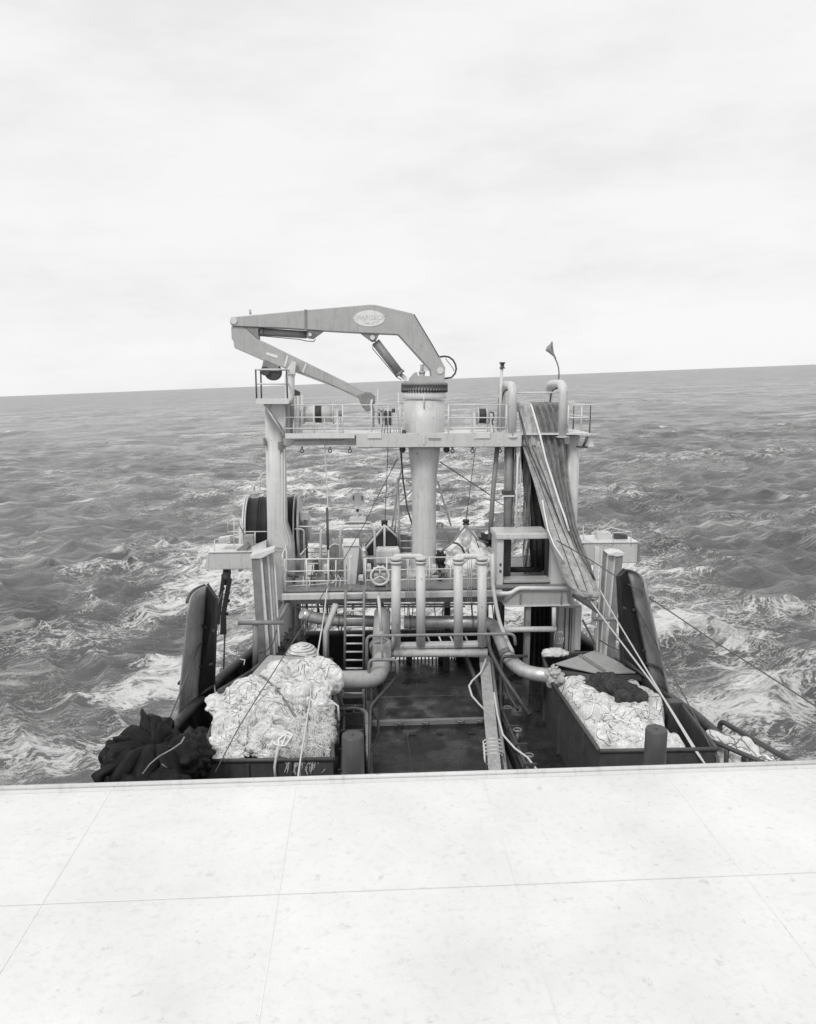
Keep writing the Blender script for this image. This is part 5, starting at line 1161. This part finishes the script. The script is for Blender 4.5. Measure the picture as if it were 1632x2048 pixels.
# ropes, curls and loose twine over the heaps (strands follow the surfaces by ray cast)
from mathutils.bvhtree import BVHTree
def bvh(o):
    me = o.data; M_ = o.matrix_basis
    return BVHTree.FromPolygons([M_ @ v.co for v in me.vertices], [tuple(p.vertices) for p in me.polygons])
def lay(tree, p, lift=.02):
    h = tree.ray_cast(V((p.x, p.y, 12)), V((0, 0, -1)))
    return V((p.x, p.y, h[0].z+lift)) if h[0] is not None else None
def strands(tree, box_, n, r, ln_, name, mat, lab, cat, seed, curl=1.5):
    rnd = random.Random(seed); k = MB(); x0, x1, y0, y1 = box_
    for i in range(n):
        x, y = rnd.uniform(x0, x1), rnd.uniform(y0, y1); a = rnd.uniform(0, 6.28); w = rnd.uniform(-curl, curl); pts = []
        for j in range(14):
            q = lay(tree, V((x, y, 0)), r*.7)
            if q is None: break
            if pts and abs(q.z-pts[-1].z) > .25: break
            pts.append(q); a += w*.12+rnd.uniform(-.35, .35); x += math.cos(a)*ln_; y += math.sin(a)*ln_
        if len(pts) > 4: k.tube(pts, r*rnd.uniform(.7, 1.3), 5, False)
    o = one(k, name, mat, lab, cat); o['kind'] = 'stuff'; return o
t1, t2, t3 = bvh(lh), bvh(rh), bvh(lc_)
xs = (-4.2, -1.0); 
strands(t1, (-4.4, -.4, 15.4, 19.2), 760, .008, .065, 'twine_and_gaps', NETW, 'loose twine and mesh edges strewn over the white mound', 'twine', 1)
strands(t3, (-2.6, -.4, 15.3, 17.8), 420, .010, .055, 'twine_and_gaps', ROPE, 'grey twine tangled over the right front of the white mound', 'twine', 2, 3)
strands(t2, (3.8, 8.0, 15.5, 20.0), 820, .009, .07, 'twine_and_gaps', NETW, 'loose twine and mesh edges strewn over the pale pile in the right bin', 'twine', 3)
strands(t2, (3.8, 8.0, 15.5, 20.0), 120, .009, .07, 'twine_and_gaps', NETM, 'grey twine tangled in the pale pile of the right bin', 'twine', 4, 3)
def rope_on(tree, pix, r, mat, name, lab, z=6.2, lift=.02, Y=None):
    pts = []
    for a, b in zip(pix, pix[1:]):
        for i in range(8):
            t = i/8; px, py = lerp(a[0], b[0], t), lerp(a[1], b[1], t)
            d_ = ray(px, py); h = tree.ray_cast(CAM, d_.normalized())
            pts.append((h[0]-d_.normalized()*(r+lift)) if h[0] is not None else Q(px, py, z))
    sm = [pts[0]]+[(pts[i-1]+pts[i]*2+pts[i+1])/4 for i in range(1, len(pts)-1)]+[pts[-1]]
    return one(MB().tube(sm, r, 8), name, mat, lab, 'rope')
rope_on(t1, [(505, 1346), (530, 1356), (556, 1382), (575, 1408), (595, 1440), (603, 1455), (612, 1470)], .03, NETM, 'brown_rope', 'darker rope bending across the white mound from upper left to lower right')
rope_on(t1, [(572, 1470), (560, 1500), (556, 1480), (575, 1465), (585, 1470), (570, 1492), (552, 1490), (545, 1485)], .022, FLOAT, 'loose_rope', 'knotted white cord ends hanging at the front of the white mound')
one(MB().tube([P(*q) for q in ((556, 1492, 15.5), (552, 1515, 15.35), (549, 1535, 15.3), (551, 1560, 15.3))], .03, 8), 'loose_rope', ROPE, 'white cord hanging over the front wall of the left bin', 'rope')
one(MB().tube([P(*q) for q in ((652, 1412, 16.9), (668, 1406, 16.5), (676, 1412, 16.4), (678, 1440, 16.4))], .024, 8), 'loose_rope', ROPE, 'white cord end sticking out right of the left bin', 'rope')
rope_on(t2, [(1205, 1402), (1215, 1420), (1235, 1438), (1262, 1447), (1280, 1443), (1285, 1460)], .03, FLOAT, 'loose_rope', 'thick white rope curving in the middle of the right bin', 5.98)
rope_on(t2, [(1160, 1372), (1180, 1378), (1190, 1400), (1182, 1430), (1170, 1440)], .022, FLOAT, 'loose_rope', 'white rope loop near the left wall of the right bin', 5.98)
# lengthwise lacing lines on the draped bag
nb_ = [o for o in dn.children if o.name.startswith('net_body')][0]
tn = BVHTree.FromPolygons([v.co+ORG[dn.name] for v in nb_.data.vertices], [tuple(p.vertices) for p in nb_.data.polygons])
for pix, r_, mt in (([(1050, 892), (1078, 960), (1102, 1030), (1124, 1090), (1142, 1140), (1160, 1185)], .012, DARK), ([(1064, 892), (1090, 955), (1114, 1030), (1138, 1090), (1160, 1140), (1176, 1188)], .014, DARK), ([(1076, 892), (1100, 960), (1124, 1040), (1152, 1100), (1175, 1145), (1188, 1180)], .012, MID)):
    pp = []
    for a_, b_ in zip(pix, pix[1:]):
        for i in range(6):
            d_ = ray(lerp(a_[0], b_[0], i/6), lerp(a_[1], b_[1], i/6)).normalized(); h = tn.ray_cast(CAM, d_)
            if h[0] is not None: pp.append(h[0]-d_*.012)
    if len(pp) > 3: mesh(MB().tube(pp, r_, 5), 'lacing_line', mt, dn)
strands(t1, (-4.4, -.4, 15.4, 19.2), 90, .009, .07, 'twine_and_gaps', MID, 'thin dark strands laid across the white mound as its shaded gaps', 'twine', 12, 2)  # dark strands added for the shade in the gaps between bundles
# twine fringe hanging on the front wall of left bin
k = MB(); rnd = random.Random(8)
for i in range(46):
    px = rnd.uniform(572, 664); y0_ = rnd.uniform(1500, 1516); pts = [P(px+rnd.uniform(-4, 4)+3*math.sin(j), y0_+j*rnd.uniform(5, 8), 15.38-.02*rnd.random()) for j in range(6)]
    k.tube(pts, .010, 5, False)
o = one(k, 'twine_fringe', ROPE, 'tangled twine fringe hanging down the front of the left bin', 'twine'); o['kind'] = 'stuff'
# net float dome behind the left bin
fd_ = thing('net_float', 'round net-covered white float standing just behind the left bin', 'float', P(605, 1330, 20.6))
mesh(MB().blob(P(604, 1318, 20.8), (.50, .5, .46), 4, .05, 2, 3, .02), 'float_body', NETW, fd_)
k = MB(); c = P(604, 1318, 20.8)
for i in range(7):
    rr = .50*math.sin(.4+i*.2); zz = .47*math.cos(.4+i*.2); k.torus(c+V((0, 0, zz)), rr, .010, 'z', 26, 5)
mesh(k, 'net_cover', NETM, fd_)
one(MB().blob(P(592, 1282, 21.3), (.3, .3, .26), 4, .3, 4, 2, .2).blob(P(575, 1300, 21.3), (.25, .3, .35), 4, .3, 4, 6, .2), 'black_tackle', NETD, 'black tangle of tackle between the left leg and the net-covered float', 'tackle')
one(MB().blob(P(1113, 1305, 20.9), (.38, .3, .12), 4, .1, 3, 6, .05), 'net_scrap', NETW, 'small pale net heap behind the right bin beside the square housing', 'netting')

# tarpaulin bundle outside the left bulwark
tp = thing('tarpaulin_bundle', 'black tarpaulin bundle with ridged folds tied with thin rope at the lower left edge', 'tarpaulin', P(285, 1600, 14.2))
k = MB(); hub = P(306, 1494, 14.35); rnd = random.Random(4)
for i, (px, py, Y, w) in enumerate(((290, 1428, 15.0, .12), (301, 1431, 15.0, .10), (313, 1436, 15.0, .11), (325, 1440, 15.1, .10), (338, 1440, 15.2, .11), (352, 1452, 15.4, .12), (372, 1468, 15.6, .12), (395, 1480, 15.9, .12), (262, 1462, 14.6, .13), (247, 1468, 14.5, .15), (232, 1478, 14.3, .15), (220, 1500, 14.0, .16), (212, 1522, 13.8, .17), (206, 1550, 13.5, .18), (235, 1560, 13.4, .2), (270, 1570, 13.4, .2), (305, 1570, 13.5, .2), (345, 1560, 13.9, .18), (385, 1540, 14.6, .18))):
    w *= rnd.uniform(.55, 1.25); e_ = P(px+rnd.uniform(-6, 6), py+rnd.uniform(-4, 6), Y); mid_ = hub.lerp(e_, .55)+V((rnd.uniform(-.05, .05), rnd.uniform(-.05, .05), .10))
    n0 = len(k.v); k.tube([hub+V((0, 0, -.05)), hub.lerp(e_, .28)+V((0, 0, .05)), mid_, hub.lerp(e_, .8)+V((0, 0, .04)), e_, e_+V((0, 0, -.3))], [.10, w, w*1.25, w*1.2, w*.8, w*.4], 14)
    for v in k.v[n0:]: v += V((noise.noise(v*4), noise.noise(v*4+V((5, 1, 0))), noise.noise(v*4+V((0, 7, 2)))))*.12+V((noise.noise(v*9), 0, noise.noise(v*9+V((3, 3, 3)))))*.05
mesh(k, 'gathered_folds', TARP, tp)
k = MB()
for i, (px, py, Y, rx_, ry_, rz_) in enumerate(((258, 1530, 14.2, .50, .6, .40), (320, 1525, 14.6, .75, .7, .42), (380, 1520, 15.2, .5, .7, .35), (290, 1600, 13.4, .95, .8, .6))):
    k.blob(P(px, py, Y), (rx_, ry_, rz_), 5, .3, 1.9, i*3.3, .12)
mesh(k, 'cloth', TARP, tp)
cl = [o for o in tp.children if o.name.startswith('cloth')][0]
tb = BVHTree.FromPolygons([v.co+ORG[tp.name] for v in cl.data.vertices], [tuple(p.vertices) for p in cl.data.polygons])
for pts in ([(206, 1520), (222, 1498), (245, 1486), (275, 1474), (300, 1478), (345, 1496)], [(240, 1495), (262, 1500), (310, 1518), (340, 1540)], [(250, 1476), (275, 1475), (290, 1482), (310, 1500)]):
    pp = []
    for a_, b_ in zip(pts, pts[1:]):
        for i in range(6):
            d_ = ray(lerp(a_[0], b_[0], i/6), lerp(a_[1], b_[1], i/6)).normalized(); h = tb.ray_cast(CAM, d_)
            if h[0] is not None: pp.append(h[0]-d_*.02)
    if len(pp) > 3: mesh(MB().tube(pp, .009, 6), 'tie_rope', NETM, tp)
mesh(MB().tube([P(*q) for q in ((369, 1474, 13.6), (362, 1486, 13.5), (345, 1498, 13.4), (318, 1513, 13.3), (300, 1528, 13.2), (285, 1548, 13.1))], [.018, .016, .014, .013, .013, .013], 8), 'rope_end', MID, tp)
one(MB().blob(Q(385, 1510, 4.9), (.5, 1.1, .45), 4, .3, 1.6, 21, .2).blob(Q(370, 1560, 4.9), (.7, .9, .5), 4, .3, 1.6, 25, .2), 'black_net_roll', NETD, 'black net stowed between the left bulwark and the bin', 'netting')
one(MB().tube([Q(488, 1329, 6.0)+V((0, 0, 0)), Q(490, 1320, 5.95), Q(480, 1318, 5.9), Q(487, 1340, 5.3), Q(489, 1352, 4.9)], .02, 6), 'rail_rope', ROPE, 'pale rope end tied over the left bulwark rail near the leaning post', 'rope')

# cage walkway at the right with nets
cg = thing('side_cage', 'dark tube railing cage outside the right bulwark holding pale nets', 'cage', Q(1520, 1540, 4.5))
o0, o1 = Q(1441, 1441, 5.95), Q(1600, 1533, 5.95); o2 = o0+(o1-o0)*1.9
i0, i1 = Q(1431, 1485, 5.95), Q(1500, 1514, 5.95); i2 = i0+(i1-i0)*3.4
mesh(MB().bend([V((o0.x-.02, o0.y, 5.3)), o0, o1, o2], .062, 12, .15), 'outer_rail', DARK, cg)
mesh(MB().bend([o0+V((-.02, .0, -.28)), i0+V((0, .12, -.05)), i0, i2], .055, 12, .1), 'inner_rail', DARK, cg)
for t in (.35, .95, 1.55, 2.2, 2.9):
    a = i0+(i1-i0)*t; mesh(MB().cyl(a, (a.x, a.y, 5.0), .05, 10), 'stanchion', DARK, cg)
for t in (.45, .9, 1.35, 1.8):
    a = o0+(o1-o0)*t; mesh(MB().cyl(a, (a.x, a.y, 5.0), .05, 10), 'stanchion', DARK, cg)
mesh(MB().prism([V((i0.x-.05, i0.y+.5, 4.98)), V((i2.x-.05, i2.y, 4.98)), V((o2.x+.05, o2.y, 4.98)), V((o0.x+.05, o0.y+.1, 4.98))], (0, 0, .05)), 'walkway', BLACK, cg)
k = MB()
for i in range(9):
    t = .1+i*.2; a = (i0+(i1-i0)*t*1.9).lerp(o0+(o1-o0)*t, .55); k.blob(V((a.x, a.y, 5.55)), (.46, .36, .36), 5, .3, 1.8, i*3.1, .08)
cn = one(k, 'net_heap', NETW, 'pale netting crammed in the dark railing cage at the lower right', 'netting')
strands(bvh(cn), (7.6, 10.2, 12.5, 17.8), 160, .012, .07, 'twine_and_gaps', NETM, 'grey twine over the netting in the railing cage', 'twine', 6, 2)

# ------------------------------------------------------------------ running wires and ropes
def line(pts, r, mat, name, lab, sag=0):
    pp = [P(*p) for p in pts]
    return one(MB().tube(pp, r, 6), name, mat, lab, 'rope' if mat == ROPE or mat == FLOAT else 'wire')
line([(648, 812, 22.9), (649.5, 893, 22.9), (655, 990, 22.6), (657.5, 1150, 22.0), (648, 1230, 20.5), (620, 1400, 17.3), (597, 1545, 14.6), (590, 1620, 13.6)], .02, ROPE, 'hauling_rope', 'pale rope running from the top left winch down over the white mound')
k = one(MB().pxt([(654, 1015, 22.4), (656, 1100, 22.2)], 5, 8), 'rope_sleeve', DARK, 'dark sleeve on the pale rope left of the tube frame', 'sleeve')
line([(796, 915, 23.4), (757, 990, 22.8), (728, 1050, 22.2), (645, 1190, 20.2), (480, 1450, 16.2), (430, 1545, 14.8)], .013, WIRE, 'running_wire', 'thin dark wire slanting from the beam down across the white mound')
line([(1173, 1191, 20.4), (1200, 1228, 19.7), (1330, 1400, 16.9), (1420, 1545, 14.6), (1465, 1620, 13.6)], .024, ROPE, 'net_line', 'pale line from the net foot to the lower right, lower of the pair')
line([(1200, 1180, 20.4), (1217, 1212, 19.9), (1315, 1376, 17.2), (1387, 1497, 15.3), (1425, 1548, 14.5)], .022, ROPE, 'net_line', 'pale line from the net foot to the lower right, upper of the pair')
line([(1113, 1081, 20.9), (1178, 1118, 20.2), (1262, 1172, 19), (1340, 1223, 18), (1420, 1277, 17), (1600, 1392, 14.9), (1680, 1445, 14)], .017, WIRE, 'running_wire', 'thin dark wire slanting over the sea at the right edge')
line([(1240, 1160, 19.8), (1262, 1196, 19.3), (1300, 1266, 18.4), (1370, 1395, 16.6), (1430, 1510, 15.2), (1460, 1560, 14.6)], .016, WIRE, 'running_wire', 'dark wire dropping in front of the right trawl door to the cage')
line([(449, 1176, 22.0), (430, 1222, 20.8), (395, 1300, 19.0), (350, 1410, 16.8), (315, 1500, 15.2), (300, 1545, 14.4)], .018, WIRE, 'running_wire', 'dark wire crossing in front of the left trawl door')
line([(880, 924, 23.3), (932, 958, 23.3), (980, 990, 23.3)], .016, WIRE, 'stay_wire', 'short dark stay wire slanting right of the crane column')
line([(992, 1002, 23.4), (1015, 1015, 23.4)], .012, WIRE, 'stay_wire', 'shortest dark wire between leaning pole and cable bundle')
line([(802, 905, 23.6), (806, 960, 23.6), (815, 1020, 23.6), (828, 1060, 23.6)], .03, WIRE, 'stay_wire', 'dark chain wire hanging inside the A-frame left of the column')
line([(598, 743, 23.0), (660, 768, 23.0), (716, 795, 23.0)], .01, WIRE, 'jib_wire', 'thin wire strung under the folded jib')
line([(1165, 1240, 21.2), (1180, 1268, 21.2), (1190, 1290, 20.9)], .03, WIRE, 'slack_line', 'slack dark line left of the short white ladder')
line([(1199, 1280, 20.9), (1218, 1292, 20.6), (1236, 1300, 20.2), (1262, 1304, 20.0)], .02, WIRE, 'slack_line', 'slack dark line drooping across the right H-beam post')
line([(518, 1307, 20.6), (535, 1300, 20.6), (546, 1286, 20.6), (553, 1260, 20.6)], .016, WIRE, 'slack_line', 'slack dark line looping across the left H-beam post')
for px in (893, 805):
    mesh_ = one(MB().lathe(P(px, 899, 23.2), [(.07, -.05), (.1, -.03), (.1, .03), (.07, .05)], 16, 'y').pxb(px-4, px+4, 893, 898, 23.1, .15), 'wire_sheave', DARK, 'small dark sheave under the beam '+('right' if px > 850 else 'left')+' of the crane column', 'sheave', 'small sheaves under the gantry beam')

# dark trunking, pipes and small gear between the lane and the bins
for sx, x0_, x1_, lab in ((1, 3.68, 4.05, 'black pipe trunk and valves running along the deck left of the right bin'), (-1, -.62, .02, 'black pipe trunk running along the deck right of the left bin')):
    o = thing('deck_trunking', lab, 'pipe trunk', ((x0_+x1_)/2, 18, ZD), 'black pipe trunks beside the net lane')
    mesh(MB().box(x0_, x1_, 12.5, 21.4, ZD+.004, ZD+.5), 'trunk', BLACK, o, .03)
    for z in (.62, .78): mesh(MB().bend([V((x0_+.1, 12.6, ZD+z)), V((x0_+.1, 19.5, ZD+z)), V((x0_+.1+.3*sx, 21.2, ZD+z+.3))], .045, 8, .3), 'pipe', DARK, o)
    rnd = random.Random(sx+3)
    for i in range(8):
        y = 13.2+i*1.0; k = MB().box(x0_+.02, x1_-.04, y, y+.06, ZD+.505, ZD+.86); mesh(k, 'pipe_hanger', DARK, o)
    for i in range(5):
        y = 14+i*1.35; x = lerp(x0_, x1_, .7)
        mesh(MB().cyl((x, y, ZD+.5), (x, y, ZD+.8), .05, 10).torus((x, y, ZD+.82), .1, .018, 'z', 16, 6), 'valve', MID, o)

# more small lines, hoses and fittings
rnd = random.Random(21)
hz = thing('hose_clutter', 'dark hoses and cables looping under the raised platform between the legs', 'hoses', P(800, 1300, 22))
for i in range(22):
    px = rnd.uniform(585, 1000); Y = rnd.uniform(21.9, 23.6); dx = rnd.uniform(-22, 22); dr_ = rnd.uniform(20, 75)
    mesh(MB().tube([P(px, 1206, Y), P(px+dx*.2, 1206+dr_*.7, Y), P(px+dx*.5, 1206+dr_, Y-.05), P(px+dx*.9, 1206+dr_*.6, Y-.1), P(px+dx, 1207, Y)], rnd.uniform(.012, .028), 6), 'hose', rnd.choice([DARK, MID, DROPE, WIRE]), hz)
pc = thing('platform_cables', 'thin cables and hoses lying and hanging behind the forward railing', 'cables', P(800, 1170, 22.2))
for i in range(26):
    px = rnd.uniform(590, 985); Y = rnd.uniform(21.9, 23.0); h_ = rnd.uniform(8, 46); dx = rnd.uniform(-16, 16)
    mesh(MB().tube([P(px, 1174, Y-.1), P(px+2, 1174-h_*.6, Y), P(px+dx*.4, 1174-h_, Y), P(px+dx*.8, 1174-h_*.5, Y), P(px+dx, 1174, Y-.1)], rnd.uniform(.01, .022), 6), 'cable', rnd.choice([DARK, MID, PALE, WHITE, WIRE]), pc)
FIT = ['beside the tube post left of the control cabinet', 'at the left foot of the control cabinet', 'between control cabinet and handwheel', 'right behind the first vent pipe', 'close right of the crane column foot', 'between crane column and white bags', 'beside the square steel frame', 'flat on the floor right of the left gantry leg', 'flat on the floor right of the control cabinet']
for i, (px, py, w, h_, Y) in enumerate(((652, 1140, 10, 16, 22.6), (668, 1148, 8, 12, 22.3), (738, 1138, 9, 14, 22.4), (800, 1140, 8, 20, 22.6), (868, 1140, 10, 16, 22.9), (888, 1148, 9, 14, 22.5), (985, 1135, 9, 18, 22.6), (628, 1158, 14, 8, 22.2), (722, 1158, 10, 9, 22.0))):
    o = thing('valve_box', ('dark' if i % 2 else 'pale')+' fitting box '+FIT[i], 'fitting', P(px, py+h_/2, Y), 'small fitting boxes on the platform')
    mesh(MB().pxb(px-w/2, px+w/2, py-h_/2, py+h_/2, Y, .2), 'box', MID if i % 2 else PALE, o, .02)
    mesh(MB().pxb(px-w/2+1, px+w/2-1, py-h_/2-2.5, py-h_/2-.2, Y+.03, .12), 'cap', DARK if i % 2 else WHITE, o)
    z0 = P(px, py+h_/2, Y).z; x_ = P(px, py, Y).x
    if z0-.02 > ZP+.01: mesh(MB().cyl((x_, Y+.1, ZP+.002), (x_, Y+.1, z0-.002), .03, 8), 'stand', MID, o)
for wh, (px, py) in zip(('nearest the left gantry leg', 'just right of the hauling rope', 'midway between left leg and crane column', 'just right of the crane column', 'where the white bags hang from', 'beside the leaning pole'), ((604, 897), (660, 897), (700, 898), (905, 898), (945, 897), (1000, 897))):
    o = thing('beam_lug', 'small shackle lug under the cross beam '+wh, 'lug', P(px, py, 22.9), 'shackle lugs under the beam')
    mesh(MB().pxb(px-2, px+2, 893.5, 899, 22.85, .05), 'plate', MID, o); mesh(MB().torus(P(px, 902, 22.87), .05, .014, 'y', 14, 6), 'shackle', DARK, o)
# ------------------------------------------------------------------ the whole ship heels
for o in list(S.collection.objects):
    if o.parent is None and o.name not in ('camera', 'sun', 'sea'):
        o.matrix_basis = HM @ o.matrix_basis
